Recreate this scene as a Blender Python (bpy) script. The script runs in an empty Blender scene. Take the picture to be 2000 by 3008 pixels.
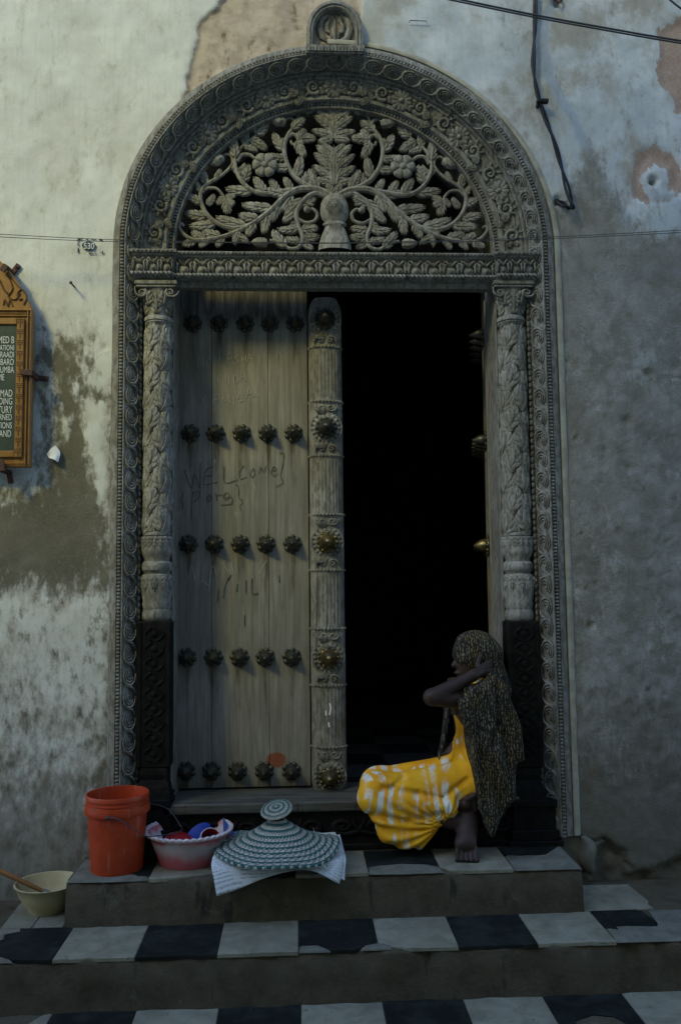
import bpy, math, random
import numpy as np
from mathutils import Matrix, Vector
random.seed(7); np.random.seed(7)
S = bpy.context.scene
COL = S.collection
PI = math.pi

# ------------------------------------------------------------------ camera
F_PX, W_PX, H_PX = 2515.7741, 2000.0, 3008.0
def cam_rot(rx, ro, rz):
    c, s = math.cos, math.sin
    X = np.array([[1, 0, 0], [0, c(rx), -s(rx)], [0, s(rx), c(rx)]])
    Zm = np.array([[c(rz), -s(rz), 0], [s(rz), c(rz), 0], [0, 0, 1]])
    Ym = np.array([[c(ro), -s(ro), 0], [s(ro), c(ro), 0], [0, 0, 1]])
    return Zm @ X @ Ym
CR = cam_rot(1.6553134, -.0117, -.0496)
CC = np.array([0.0, 0.0, 1.5418])
cam_d = bpy.data.cameras.new('camera')
cam = bpy.data.objects.new('camera', cam_d); COL.objects.link(cam)
cam_d.sensor_fit = 'VERTICAL'; cam_d.sensor_height = 23.7
cam_d.lens = F_PX / H_PX * 23.7
cam_d.clip_end = 300; cam_d.clip_start = .05
m4 = Matrix.Identity(4)
for i in range(3):
    for j in range(3): m4[i][j] = CR[i, j]
    m4[i][3] = CC[i]
cam.matrix_world = m4
S.camera = cam

# ------------------------------------------------------------------ light
SUN = Vector((-.9, -1.0, 1.05)).normalized()          # towards the sun
el = math.asin(SUN.z); az = math.atan2(SUN.x, SUN.y)
w = bpy.data.worlds.new('World'); S.world = w; w.use_nodes = True
nt = w.node_tree; nt.nodes.clear()
sky = nt.nodes.new('ShaderNodeTexSky'); sky.sky_type = 'NISHITA'; sky.sun_disc = False
sky.sun_elevation = el; sky.sun_rotation = az; sky.air_density = 1.0; sky.dust_density = .6; sky.ozone_density = 4.5
bg = nt.nodes.new('ShaderNodeBackground'); bg.inputs[1].default_value = .15
out = nt.nodes.new('ShaderNodeOutputWorld')
nt.links.new(sky.outputs[0], bg.inputs[0]); nt.links.new(bg.outputs[0], out.inputs[0])
sl = bpy.data.lights.new('sun', 'SUN'); sl.energy = .60; sl.angle = math.radians(11); sl.color = (1, .89, .29)
so = bpy.data.objects.new('sun', sl); COL.objects.link(so)
so.rotation_euler = (-SUN).to_track_quat('-Z', 'Y').to_euler(); so.location = (-4, -6, 8)
S.view_settings.view_transform = 'Standard'; S.view_settings.look = 'None'
S.view_settings.exposure = 1.84; S.view_settings.gamma = 1.0

# ------------------------------------------------------------------ helpers
def ray(x, y): return CR @ np.array([(x - 1000) / F_PX, -(y - 1504) / F_PX, -1])
def P(x, y, Y):
    d = ray(x, y); return CC + d * (Y / d[1])
def PZ(x, y, Z):
    d = ray(x, y); return CC + d * ((Z - CC[2]) / d[2])
WLOC = {}
class MB:
    def __init__(s): s.v = []; s.f = []; s.a = {}
    def add(s, vs, fs):
        o = len(s.v); s.v.extend([tuple(map(float, p)) for p in vs]); s.f.extend([tuple(i + o for i in f) for f in fs])
    def box(s, x0, x1, y0, y1, z0, z1, b=0.0):
        if b <= 0:
            v = [(x, y, z) for x in (x0, x1) for y in (y0, y1) for z in (z0, z1)]
            s.add(v, [(0, 1, 3, 2), (4, 6, 7, 5), (0, 4, 5, 1), (2, 3, 7, 6), (0, 2, 6, 4), (1, 5, 7, 3)])
        else:   # chamfered box
            v = []; idx = {}
            for i, x in enumerate((x0, x1)):
                for j, y in enumerate((y0, y1)):
                    for k, z in enumerate((z0, z1)):
                        sx, sy, sz = (1, -1)[i] * b, (1, -1)[j] * b, (1, -1)[k] * b
                        idx[i, j, k] = len(v)
                        v += [(x, y + sy, z + sz), (x + sx, y, z + sz), (x + sx, y + sy, z)]
            I = idx; f = []
            for i in (0, 1): f.append([I[i, 0, 0], I[i, 1, 0], I[i, 1, 1], I[i, 0, 1]][::(-1 if i == 0 else 1)])
            for j in (0, 1): f.append([I[0, j, 0] + 1, I[1, j, 0] + 1, I[1, j, 1] + 1, I[0, j, 1] + 1][::(1 if j == 0 else -1)])
            for k in (0, 1): f.append([I[0, 0, k] + 2, I[1, 0, k] + 2, I[1, 1, k] + 2, I[0, 1, k] + 2][::(-1 if k == 0 else 1)])
            for j in (0, 1):
                for k in (0, 1): f.append([I[0, j, k] + 1, I[1, j, k] + 1, I[1, j, k] + 2, I[0, j, k] + 2])
            for i in (0, 1):
                for k in (0, 1): f.append([I[i, 0, k], I[i, 1, k], I[i, 1, k] + 2, I[i, 0, k] + 2])
            for i in (0, 1):
                for j in (0, 1): f.append([I[i, j, 0], I[i, j, 1], I[i, j, 1] + 1, I[i, j, 0] + 1])
            for q in I.values(): f.append([q, q + 1, q + 2])
            s.add(v, f)
    def grid(s, pts, n, m, closed_m=False, closed_n=False):
        o = len(s.v); s.v.extend([tuple(map(float, p)) for p in pts])
        for i in range(n - (0 if closed_n else 1)):
            for j in range(m - (0 if closed_m else 1)):
                i2, j2 = (i + 1) % n, (j + 1) % m
                s.f.append((o + i * m + j, o + i2 * m + j, o + i2 * m + j2, o + i * m + j2))
        return o
    def lathe(s, prof, n=24, c=(0, 0, 0), a0=0., a1=2 * PI, mod=None, axis='Z'):
        full = abs(a1 - a0 - 2 * PI) < 1e-6; k = n if full else n + 1; pts = []
        for r, z in prof:
            for j in range(k):
                a = a0 + (a1 - a0) * j / n
                rr, zz = (r, z) if mod is None else mod(r, z, a)
                q = (rr * math.cos(a), rr * math.sin(a), zz)
                if axis == 'Y': q = (q[0], -q[2], q[1])
                pts.append((c[0] + q[0], c[1] + q[1], c[2] + q[2]))
        s.grid(pts, len(prof), k, closed_m=full)
    def tube(s, path, rad, n=8, flat=1.0, up=(0, -1, 0), cap=True):
        path = [np.array(p, float) for p in path]; pts = []; k = len(path)
        if not hasattr(rad, '__len__'): rad = [rad] * k
        up = np.array(up, float)
        for i, p in enumerate(path):
            t = path[min(i + 1, k - 1)] - path[max(i - 1, 0)]; t = t / (np.linalg.norm(t) + 1e-12)
            a = np.cross(t, up)
            if np.linalg.norm(a) < 1e-3: a = np.cross(t, np.array([1., .1, .2]))
            a /= np.linalg.norm(a); b = np.cross(a, t)
            for j in range(n):
                an = 2 * PI * j / n
                pts.append(p + a * rad[i] * math.cos(an) + b * rad[i] * flat * math.sin(an))
        o = s.grid(pts, k, n, closed_m=True)
        if cap:
            s.f.append(tuple(o + j for j in range(n))); s.f.append(tuple(o + (k - 1) * n + j for j in reversed(range(n))))
    def ball(s, c, r, nu=8, nv=6, sc=(1, 1, 1)):
        pts = []
        for i in range(nv + 1):
            ph = PI * i / nv
            for j in range(nu):
                a = 2 * PI * j / nu
                pts.append((c[0] + r * sc[0] * math.sin(ph) * math.cos(a), c[1] + r * sc[1] * math.sin(ph) * math.sin(a), c[2] + r * sc[2] * math.cos(ph)))
        s.grid(pts, nv + 1, nu, closed_m=True)
    def xf(s, M, start=0):
        for i in range(start, len(s.v)): s.v[i] = tuple(M @ Vector(s.v[i]))
    def mesh(s, name, mat=None, smooth=True, off=(0, 0, 0), sharp=None):
        me = bpy.data.meshes.new(name)
        me.from_pydata([(a - off[0], b - off[1], c - off[2]) for a, b, c in s.v], [], s.f)
        if mat: me.materials.append(mat)
        me.update(); fix_normals(me)
        if smooth:
            me.polygons.foreach_set('use_smooth', [True] * len(me.polygons))
            if sharp: me.set_sharp_from_angle(angle=math.radians(sharp))
        for k, arr in s.a.items():
            at = me.attributes.new(k, 'FLOAT', 'POINT'); at.data.foreach_set('value', np.asarray(arr, np.float32))
        return me
import bmesh
def fix_normals(me):
    if len(me.polygons) > 60000: return
    bm = bmesh.new(); bm.from_mesh(me); bmesh.ops.recalc_face_normals(bm, faces=bm.faces[:]); bm.to_mesh(me); bm.free()
def tag(o, label=None, cat=None, group=None, kind=None):
    for k, v in (('label', label), ('category', cat), ('group', group), ('kind', kind)):
        if v: o[k] = v
    return o
def link(o, parent=None):
    COL.objects.link(o)
    if parent: o.parent = parent
    return o
def empty(name, loc, label=None, cat=None, group=None, parent=None):
    o = bpy.data.objects.new(name, None); o.empty_display_size = .1
    base = WLOC.get(parent.name, (0, 0, 0)) if parent else (0, 0, 0)
    o.location = Vector(loc) - Vector(base); link(o, parent); WLOC[o.name] = tuple(loc)
    return tag(o, label, cat, group)
def obj(name, mb, mat, parent=None, smooth=True, sharp=35, kind=None, label=None, cat=None, group=None):
    """mesh given in world coordinates"""
    off = WLOC.get(parent.name, (0, 0, 0)) if parent else (0, 0, 0)
    o = bpy.data.objects.new(name, mb.mesh(name, mat, smooth, off, sharp)); link(o, parent)
    WLOC[o.name] = off
    return tag(o, label, cat, group, kind)
def inst(name, me, M, parent=None, label=None, kind=None):
    o = bpy.data.objects.new(name, me); link(o, parent)
    off = WLOC.get(parent.name, (0, 0, 0)) if parent else (0, 0, 0)
    o.matrix_local = Matrix.Translation(-Vector(off)) @ M
    WLOC[o.name] = off
    return tag(o, label, kind=kind)
def frame_m(o, x, y, z, s=1.0):
    """matrix from origin and three axis vectors"""
    M = Matrix.Identity(4)
    for i in range(3):
        M[i][0] = x[i] * s; M[i][1] = y[i] * s; M[i][2] = z[i] * s; M[i][3] = o[i]
    return M
def nrm(v):
    v = np.array(v, float); return v / np.linalg.norm(v)
def spline(pts, n=8):
    """Catmull-Rom through pts"""
    p = [np.array(q, float) for q in pts]; p = [2 * p[0] - p[1]] + p + [2 * p[-1] - p[-2]]; o = []
    for i in range(1, len(p) - 2):
        for k in range(n):
            t = k / n
            o.append(.5 * ((2 * p[i]) + (-p[i - 1] + p[i + 1]) * t + (2 * p[i - 1] - 5 * p[i] + 4 * p[i + 1] - p[i + 2]) * t * t + (-p[i - 1] + 3 * p[i] - 3 * p[i + 1] + p[i + 2]) * t ** 3))
    o.append(p[-2]); return o
def vnoise(x, y, seed=0):
    """2-D value noise, vectorised, about -1..1"""
    rs = np.random.RandomState(seed); T = rs.rand(256, 256) * 2 - 1
    xi = np.floor(x).astype(int); yi = np.floor(y).astype(int); fx = x - xi; fy = y - yi
    fx = fx * fx * (3 - 2 * fx); fy = fy * fy * (3 - 2 * fy)
    g = lambda a, b: T[a % 256, b % 256]
    return (g(xi, yi) * (1 - fx) + g(xi + 1, yi) * fx) * (1 - fy) + (g(xi, yi + 1) * (1 - fx) + g(xi + 1, yi + 1) * fx) * fy
def fbm(x, y, seed=0, o=4):
    r = 0; a = 1
    for k in range(o): r = r + a * vnoise(x * 2 ** k, y * 2 ** k, seed + k); a *= .5
    return r / 1.6
def sdpoly(x, y, poly):
    """signed distance, positive inside"""
    d = np.full(x.shape, 1e9); s = np.ones(x.shape); n = len(poly)
    for i in range(n):
        ax, ay = poly[i]; bx, by = poly[i - 1]
        ex, ey = bx - ax, by - ay; wx, wy = x - ax, y - ay
        t = np.clip((wx * ex + wy * ey) / (ex * ex + ey * ey + 1e-12), 0, 1)
        d = np.minimum(d, (wx - ex * t) ** 2 + (wy - ey * t) ** 2)
        c1 = y >= ay; c2 = y < by; c3 = ex * wy > ey * wx
        s = np.where((c1 & c2 & c3) | (~c1 & ~c2 & ~c3), -s, s)
    return -s * np.sqrt(d)

# ------------------------------------------------------------------ materials
class NT:
    def __init__(s, name):
        s.m = bpy.data.materials.new(name); s.m.use_nodes = True; s.t = s.m.node_tree
        s.b = s.t.nodes['Principled BSDF']; s.b.inputs['Specular IOR Level'].default_value = .25
    def n(s, typ, **kw):
        q = s.t.nodes.new(typ)
        for k, v in kw.items(): setattr(q, k, v)
        return q
    def l(s, a, b): s.t.links.new(a, b)
    def pos(s, scale=(1, 1, 1)):
        g = s.n('ShaderNodeNewGeometry'); v = s.n('ShaderNodeVectorMath', operation='MULTIPLY')
        v.inputs[1].default_value = scale; s.l(g.outputs['Position'], v.inputs[0]); return v.outputs[0]
    def objpos(s, scale=(1, 1, 1)):
        g = s.n('ShaderNodeTexCoord'); v = s.n('ShaderNodeVectorMath', operation='MULTIPLY')
        v.inputs[1].default_value = scale; s.l(g.outputs['Object'], v.inputs[0]); return v.outputs[0]
    def noise(s, vec, scale, detail=4, rough=.6, dist=0.):
        q = s.n('ShaderNodeTexNoise'); q.inputs['Scale'].default_value = scale; q.inputs['Detail'].default_value = detail
        q.inputs['Roughness'].default_value = rough; q.inputs['Distortion'].default_value = dist
        s.l(vec, q.inputs['Vector']); return q.outputs['Fac']
    def val(s, a, op, b, c=None, clamp=False):
        q = s.n('ShaderNodeMath', operation=op, use_clamp=clamp)
        for i, x in enumerate((a, b, c)):
            if x is None: continue
            if isinstance(x, (int, float)): q.inputs[i].default_value = x
            else: s.l(x, q.inputs[i])
        return q.outputs[0]
    def step(s, x, lo, hi):
        q = s.n('ShaderNodeMapRange', interpolation_type='SMOOTHSTEP')
        q.inputs[1].default_value = lo; q.inputs[2].default_value = hi; s.l(x, q.inputs[0]); return q.outputs[0]
    def mix(s, f, a, b):
        q = s.n('ShaderNodeMix', data_type='RGBA')
        for i, x in ((0, f), (6, a), (7, b)):
            if isinstance(x, (int, float)): q.inputs[i].default_value = x
            elif isinstance(x, (tuple, list)): q.inputs[i].default_value = (*x, 1)
            else: s.l(x, q.inputs[i])
        return q.outputs[2]
    def attr(s, name):
        q = s.n('ShaderNodeAttribute', attribute_name=name); return q.outputs['Fac']
    def bump(s, h, strength=.3, dist=.01):
        q = s.n('ShaderNodeBump'); q.inputs['Strength'].default_value = strength; q.inputs['Distance'].default_value = dist
        s.l(h, q.inputs['Height']); s.l(q.outputs[0], s.b.inputs['Normal'])
    def fin(s, col, rough=.85, metal=0.):
        if isinstance(col, tuple): s.b.inputs['Base Color'].default_value = (*col, 1)
        else: s.l(col, s.b.inputs['Base Color'])
        s.b.inputs['Roughness'].default_value = rough; s.b.inputs['Metallic'].default_value = metal
        return s.m
def basic(name, c1, c2=None, scale=20, rough=.8, stretch=(1, 1, 1), bump=0., metal=0., lo=.35, hi=.65, spec=.25, local=False, detail=5):
    t = NT(name); t.b.inputs['Specular IOR Level'].default_value = spec
    if c2 is None: return t.fin(c1, rough, metal)
    v = t.objpos(stretch) if local else t.pos(stretch); f = t.noise(v, scale, detail)
    if bump: t.bump(f, bump, .004)
    return t.fin(t.mix(t.step(f, lo, hi), c1, c2), rough, metal)
def wood(name, a, b, c, grain=60, bump=.35, stretch=(1, 1, .06)):
    """a weathered base, b pale worn grain, c dark grain"""
    t = NT(name); v = t.pos(stretch); g = t.noise(v, grain, 6, .65); big = t.noise(t.pos(), 5, 4); mid = t.noise(t.pos(), 28, 4)
    col = t.mix(t.step(big, .35, .7), a, b)
    col = t.mix(t.val(t.step(mid, .45, .8), 'MULTIPLY', .5), col, b)
    col = t.mix(t.val(t.step(t.noise(t.pos(), 3.2, 5, .7), .46, .66), 'MULTIPLY', .55), col, (a[0] * .80, a[1] * .70, a[2] * .52))
    col = t.mix(t.val(t.step(g, .58, .40), 'MULTIPLY', .8), col, c)
    sp = t.noise(t.pos((1, 1, .03)), 38, 3, .5); col = t.mix(t.val(t.step(sp, .66, .70), 'MULTIPLY', .8), col, (c[0] * .4, c[1] * .4, c[2] * .4))
    t.bump(g, bump * 1.6, .004)
    return t.fin(col, .85)
M = {}
M['frame'] = wood('carved_teak', (.195, .19, .162), (.275, .27, .238), (.10, .094, .076), 60, .3, (1, 1, .35))
M['pale'] = wood('bleached_teak', (.235, .23, .20), (.34, .335, .30), (.13, .122, .10), 60, .3, (1, 1, .35))
M['frame_edge'] = basic('limewashed_rim', (.42, .40, .31), (.30, .285, .22), 14, bump=.2)
M['leafwood'] = M['frame']
M['darkwood'] = basic('dark_oiled_teak', (.005, .005, .0045), (.013, .012, .010), 30, .75, bump=.3, spec=.12)
M['sill'] = wood('worn_sill_wood', (.075, .075, .062), (.115, .11, .09), (.035, .033, .026), 50, .3, (.06, 1, 1))
M['brass'] = basic('old_brass', (.22, .17, .065), (.07, .062, .04), 30, .40, metal=.8, spec=.5)
M['stud'] = basic('tarnished_brass', (.030, .034, .030), (.075, .07, .045), 40, .42, metal=.55, spec=.5)
M['cement'] = None
M['black'] = basic('black_rubber', (.012, .013, .016), rough=.5)
M['wire'] = basic('grey_wire', (.05, .055, .06), rough=.5)
M['room'] = basic('dark_plaster', (.035, .033, .03), (.05, .048, .04), 8)  # even near-black tone, also on the wall core and leaf backing
# ------------------------------------------------------------------ dimensions
CX = .19; ZS = 3.14; EL = .965          # door axis, springing height, flattening of the arch
WY = 3.95                               # wall face
Z3, Z2, Z1 = 0.0, .1855, .3623          # landing, middle step, upper step
YF2, YF1 = 3.3148, 3.615                # nosings
# ------------------------------------------------------------------ ground, unseen opposite house added and stepped to shade the wall
mb = MB(); mb.box(-30, 30, -2.6, 2.75, -.3, -.18)
obj('street', mb, basic('lane_paving', (.28, .23, .16), (.34, .29, .21), 6), kind='structure', smooth=False)
mb = MB(); mb.box(-30, 30, -40, 40, -.5, -.32)
obj('ground', mb, basic('packed_earth', (.16, .14, .11), (.22, .20, .16), 3), kind='structure', smooth=False)
bl = empty('shading_house', (0, -2.7, -.3), 'unseen limewashed house added across the lane behind the viewpoint, roofline stepped to shade the doorway wall', 'house')
OPP = basic('old_limewash', (.30, .27, .19), (.36, .325, .24), 2)
mb = MB(); mb.box(-30, -5.4, -6, -2.7, -.3, 8.5); obj('house_wall', mb, OPP, bl, smooth=False)
mb = MB(); mb.box(-5.4, 30, -6, -2.7, -.3, 11.5); obj('house_wall', mb, OPP, bl, smooth=False)  # taller block, height set to keep sun off the wall's right side
for xx in (-9.5, -7.2, -1.2, 1.6, 4.4):
    mb = MB(); mb.box(xx - .55, xx + .55, -2.72, -2.64, 2.9, 4.5); fr = obj('window', mb, basic('shutter_green', (.05, .08, .06)), bl, smooth=False)
    mb = MB(); mb.box(xx - .62, xx + .62, -2.76, -2.60, 2.8, 2.9); obj('window_sill', mb, OPP, fr, smooth=False)

# ------------------------------------------------------------------ main wall
def wpoly(pts, Y=WY): return [(P(x, y, Y)[0], P(x, y, Y)[2]) for x, y in pts]
STEP = .0115
gx = np.arange(-3.0, 3.5, STEP); gz = np.arange(-.35, 5.9, STEP)
X, Z = np.meshgrid(gx, gz, indexing='ij')
def frame_r(X, Z):
    """radius-like coordinate of the doorway: 1.0 on the line where the arch/jamb centre line has r = 1"""
    up = Z > ZS
    return np.where(up, np.hypot(X - CX, (Z - ZS) / EL), np.abs(X - CX))
FRR = frame_r(X, Z)
wob = .03 * fbm(X * 9, Z * 9, 3) + .012 * fbm(X * 30, Z * 30, 5, 3)
sd = lambda pts: sdpoly(X, Z, wpoly(pts))
left_bare = sd([(105, 1020), (150, 990), (205, 1010), (245, 1020), (262, 1080), (285, 1150), (330, 1155), (335, 1755), (250, 1735), (160, 1755), (100, 1725), (0, 1745), (-700, 1735), (-700, 1440), (0, 1442), (60, 1452), (120, 1425), (135, 1330), (138, 1230), (120, 1120)])
right_bare = sd([(1560, 760), (1600, 640), (1650, 590), (1690, 520), (1725, 430), (1765, 470), (1790, 560), (1842, 645), (1895, 700), (1960, 690), (3000, 680), (3000, 3600), (1560, 3600)])
white_keep = np.maximum(sd([(232, 1160), (320, 1180), (322, 1460), (290, 1480), (258, 1340), (246, 1230)]), np.maximum(sd([(190, 1235), (206, 1230), (198, 1285), (180, 1275)]), sd([(215, 1130), (232, 1130), (228, 1180), (214, 1170)])))
white_keep = np.maximum(white_keep, sd([(118, 1040), (140, 1080), (165, 1120), (178, 1200), (150, 1150), (140, 1240), (135, 1170)]))
bare = np.clip(np.maximum(left_bare / .17, right_bare / .09), -1, 1)
bare = np.where(white_keep > -.03, np.minimum(bare, -white_keep / .05), bare)
px_low = wpoly([(200, 1735)])[0][1]
lowL = (X < CX - .8) & (Z < px_low)
bare = np.where(lowL, np.maximum(bare, -.44 + .25 * np.clip((.75 - Z) / .5, 0, 1) + .30 * np.clip((X + 1.02) / .15, 0, 1)), bare)
topR = (X > CX + .8) & (Z > ZS)
bare = np.where(topR, np.maximum(bare, -.52), bare)
peel = sd([(672, -60), (640, 20), (590, 52), (578, 90), (583, 108), (566, 150), (560, 190), (546, 222), (545, 262), (520, 340), (640, 340), (1000, 220), (1060, 100), (1060, -200), (720, -200)])
peel = np.clip((peel + .012 * fbm(X * 22, Z * 22, 9)) / .03, -1, 1)
salm = np.maximum(sd([(1865, 450), (1900, 430), (1945, 432), (1985, 460), (2010, 500), (2010, 560), (1975, 590), (1900, 598), (1860, 580), (1848, 520)]),
                  sd([(1935, 90), (1985, 50), (2080, 40), (2080, 320), (1990, 330), (1975, 285), (1940, 250), (1925, 190), (1935, 130)]))
core = sd([(1890, 510), (1920, 485), (1955, 500), (1960, 560), (1985, 565), (1960, 590), (1915, 592), (1885, 550)])
salm = np.minimum(salm, -core - .0)
salm = np.clip((salm + wob * .5) / .05, -1, 1)
rub = sd([(1760, 2475), (1790, 2470), (1835, 2500), (1850, 2560), (1905, 2560), (2000, 2510), (2200, 2480), (2200, 2900), (1700, 2900), (1690, 2560), (1730, 2530)])
rub = np.clip((rub + wob * .6) / .04, -1, 1)
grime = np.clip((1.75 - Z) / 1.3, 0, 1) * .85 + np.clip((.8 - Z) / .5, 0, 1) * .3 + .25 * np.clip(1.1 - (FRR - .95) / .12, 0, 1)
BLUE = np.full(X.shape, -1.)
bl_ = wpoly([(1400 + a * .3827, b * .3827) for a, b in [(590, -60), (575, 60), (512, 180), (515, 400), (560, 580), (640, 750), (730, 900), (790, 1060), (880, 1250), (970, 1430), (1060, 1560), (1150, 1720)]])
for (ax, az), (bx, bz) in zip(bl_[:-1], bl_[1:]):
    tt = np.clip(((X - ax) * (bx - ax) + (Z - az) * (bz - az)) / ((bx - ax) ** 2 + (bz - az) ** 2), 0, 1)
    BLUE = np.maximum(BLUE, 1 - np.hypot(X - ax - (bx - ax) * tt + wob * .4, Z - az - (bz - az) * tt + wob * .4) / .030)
SIDE = np.clip((X - .2) / .3, 0, 1)
# relief
und = .008 * fbm(X * 2.2, Z * 2.2, 20) + .0025 * fbm(X * 14, Z * 14, 24)
rough_r = SIDE * np.clip((3.0 - Z) / .6, 0, 1) * (.006 * fbm(X * 10, Z * 10, 31) + .004 * np.abs(fbm(X * 26, Z * 26, 35)))
dep = np.clip(bare + wob * 6, -.5, .5)
YY = WY + und + rough_r + .006 * dep * (1 - SIDE) + .004 * dep * SIDE + .013 * np.clip(peel * 3, 0, 1) + .012 * np.clip(salm + .3, 0, 1) + (.03 + .02 * fbm(X * 16, Z * 16, 40)) * np.clip(rub + .3, 0, 1)
YY = YY + SIDE * np.clip((3.0 - Z) / .6, 0, 1) * .0022 * fbm(X * 42, Z * 42, 77)
YY = YY + np.clip(peel * 2, 0, 1) * (.006 * fbm(X * 12, Z * 12, 60))
def pit(x, y, r, d):
    global YY
    q = P(x, y, WY); YY = YY + d * np.exp(-((X - q[0]) ** 2 + (Z - q[2]) ** 2) / r ** 2)
for a in [(1918, 530, .018, .06), (1845, 1235, .025, .02), (1848, 1375, .02, .012), (1905, 1095, .018, .015), (1735, 1840, .018, .02), (1722, 1730, .008, .015), (1650, 1010, .015, .015), (1665, 1060, .012, .012), (1690, 1285, .007, .012), (1655, 1095, .012, .012),
          (1660, 1640, .012, .014), (1815, 1560, .012, .01), (1637, 590, .02, .04), (1925, 2640, .05, .05), (1950, 2625, .03, .04), (1985, 1080, .03, .012), (310, 1020, .01, .01), (1635, 12, .018, .03)]: pit(*a)
for seed in range(26):
    rs = np.random.RandomState(seed + 400); pit(rs.uniform(1690, 2000), rs.uniform(900, 2300), rs.uniform(.005, .012), rs.uniform(.004, .011))
def crack(pts, wd=.0055, d=.007):
    global YY
    q = wpoly(pts)
    for (ax, az), (bx, bz) in zip(q[:-1], q[1:]):
        ex, ez = bx - ax, bz - az
        t = np.clip(((X - ax) * ex + (Z - az) * ez) / (ex * ex + ez * ez), 0, 1)
        dd = np.hypot(X - ax - ex * t + wob * .7, Z - az - ez * t + wob * .5)
        YY = np.maximum(YY, YY + d * np.exp(-(dd / wd) ** 2))
crack([(1800, 1720), (1850, 1680), (1910, 1640), (1960, 1590), (2010, 1560)]); crack([(1905, 1700), (1960, 1685), (2010, 1665)], .007, .007)
crack([(1740, 1205), (1780, 1320), (1760, 1430)], .01, .006); crack([(1690, 2460), (1730, 2475), (1775, 2465), (1830, 2520), (1850, 2555)], .007, .02)
crack([(1780, 1080), (1900, 1085), (1918, 1110), (2010, 1110)], .006, .007); crack([(1660, 1085), (1720, 1090), (1760, 1078)], .006, -.006)
keep = ~((FRR < .985) & (Z > .33))
vid = np.arange(X.size).reshape(X.shape)
q = keep[:-1, :-1] & keep[1:, :-1] & keep[1:, 1:] & keep[:-1, 1:]
F4 = np.stack([vid[:-1, :-1], vid[1:, :-1], vid[1:, 1:], vid[:-1, 1:]], -1)[q]
used = np.zeros(X.size, bool); used[F4.ravel()] = True; remap = np.cumsum(used) - 1
V = np.stack([X.ravel(), YY.ravel(), Z.ravel()], 1)[used]
me = bpy.data.meshes.new('plaster_wall')
me.vertices.add(len(V)); me.vertices.foreach_set('co', V.ravel().astype(np.float32))
me.loops.add(F4.size); me.loops.foreach_set('vertex_index', remap[F4.ravel()].astype(np.int32))
me.polygons.add(len(F4)); me.polygons.foreach_set('loop_start', np.arange(0, F4.size, 4, dtype=np.int32))
me.polygons.foreach_set('use_smooth', np.ones(len(F4), bool)); me.update(); me.validate()
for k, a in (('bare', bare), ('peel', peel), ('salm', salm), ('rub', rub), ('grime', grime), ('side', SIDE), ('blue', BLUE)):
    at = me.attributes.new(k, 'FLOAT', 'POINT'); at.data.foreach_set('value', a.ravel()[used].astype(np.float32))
t = NT('limewash_over_coral_plaster')
pos = t.pos(); st = t.pos((1, 1, .5))
n1 = t.noise(st, 22, 9, .72); n2 = t.noise(pos, 5.5, 6, .6); n3 = t.noise(pos, 90, 6, .7); n4 = t.noise(pos, 2.0, 4)
side = t.attr('side')
white = t.mix(side, t.mix(t.step(n2, .3, .7), (.58, .59, .54), (.66, .67, .61)), t.mix(t.step(n2, .35, .7), (.44, .49, .50), (.60, .635, .635)))  # right half bluer and darker: its weaker sun is put into the whitewash
brush = t.noise(t.pos((1, 1, .06)), 55, 5, .7); white = t.mix(t.val(t.step(brush, .48, .70), 'MULTIPLY', .35), white, t.mix(side, (.50, .50, .44), (.40, .42, .41)))
n5 = t.noise(t.pos((1, 1, .7)), 9, 7, .7)
stain = t.mix(t.val(t.step(t.val(n5, 'MULTIPLY_ADD', .7, n4), .78, 1.06), 'MULTIPLY', t.val(side, 'MULTIPLY_ADD', .62, .33)), white, t.mix(side, (.44, .42, .34), (.33, .31, .26)))
specks = t.step(n3, .62, .72); stain = t.mix(t.val(specks, 'MULTIPLY', .55), stain, (.30, .29, .26))
bareL = t.mix(t.step(n2, .35, .65), (.150, .138, .095), (.195, .18, .132)); bareR = t.mix(t.step(n2, .35, .68), (.285, .28, .235), (.385, .378, .33))
barec = t.mix(side, bareL, bareR); barec = t.mix(t.step(n3, .42, .68), barec, t.mix(side, (.19, .17, .13), (.29, .285, .255)))
bm_ = t.val(t.val(n1, 'SUBTRACT', .5), 'MULTIPLY_ADD', 3.6, t.attr('bare'))
bmask = t.val(t.val(t.step(bm_, -.34, .42), 'MULTIPLY', t.val(1.0, 'SUBTRACT', side)), 'ADD', t.val(t.step(bm_, -.5, .45), 'MULTIPLY', side))
halo = t.val(t.step(bm_, -1.1, -.1), 'MULTIPLY', t.step(n5, .42, .62)); stain = t.mix(t.val(halo, 'MULTIPLY', t.val(side, 'MULTIPLY_ADD', -.5, .75)), stain, (.34, .32, .255))
barec = t.mix(t.val(t.step(n3, .60, .67), 'MULTIPLY', t.step(n5, .50, .62)), barec, (.42, .41, .36))
barec = t.mix(t.val(t.step(n5, .38, .62), 'MULTIPLY', t.val(side, 'MULTIPLY_ADD', .3, .40)), barec, t.mix(side, (.115, .105, .07), (.185, .175, .135)))
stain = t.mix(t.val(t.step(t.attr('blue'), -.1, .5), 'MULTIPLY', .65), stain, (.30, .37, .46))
col = t.mix(bmask, stain, barec)
pl = t.noise(pos, 14, 6); peelc = t.mix(t.step(pl, .4, .65), (.50, .42, .32), (.38, .31, .235)); peelc = t.mix(t.step(n3, .60, .70), peelc, (.16, .14, .10))
strk = t.noise(t.pos((1, 1, .2)), 18, 5); peelc = t.mix(t.step(t.val(strk, 'MULTIPLY_ADD', .6, t.val(pl, 'MULTIPLY', .5)), .60, .70), peelc, (.17, .13, .07))
col = t.mix(t.step(t.val(t.val(n3, 'SUBTRACT', .5), 'MULTIPLY_ADD', .6, t.attr('peel')), -.05, .1), col, peelc)
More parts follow.
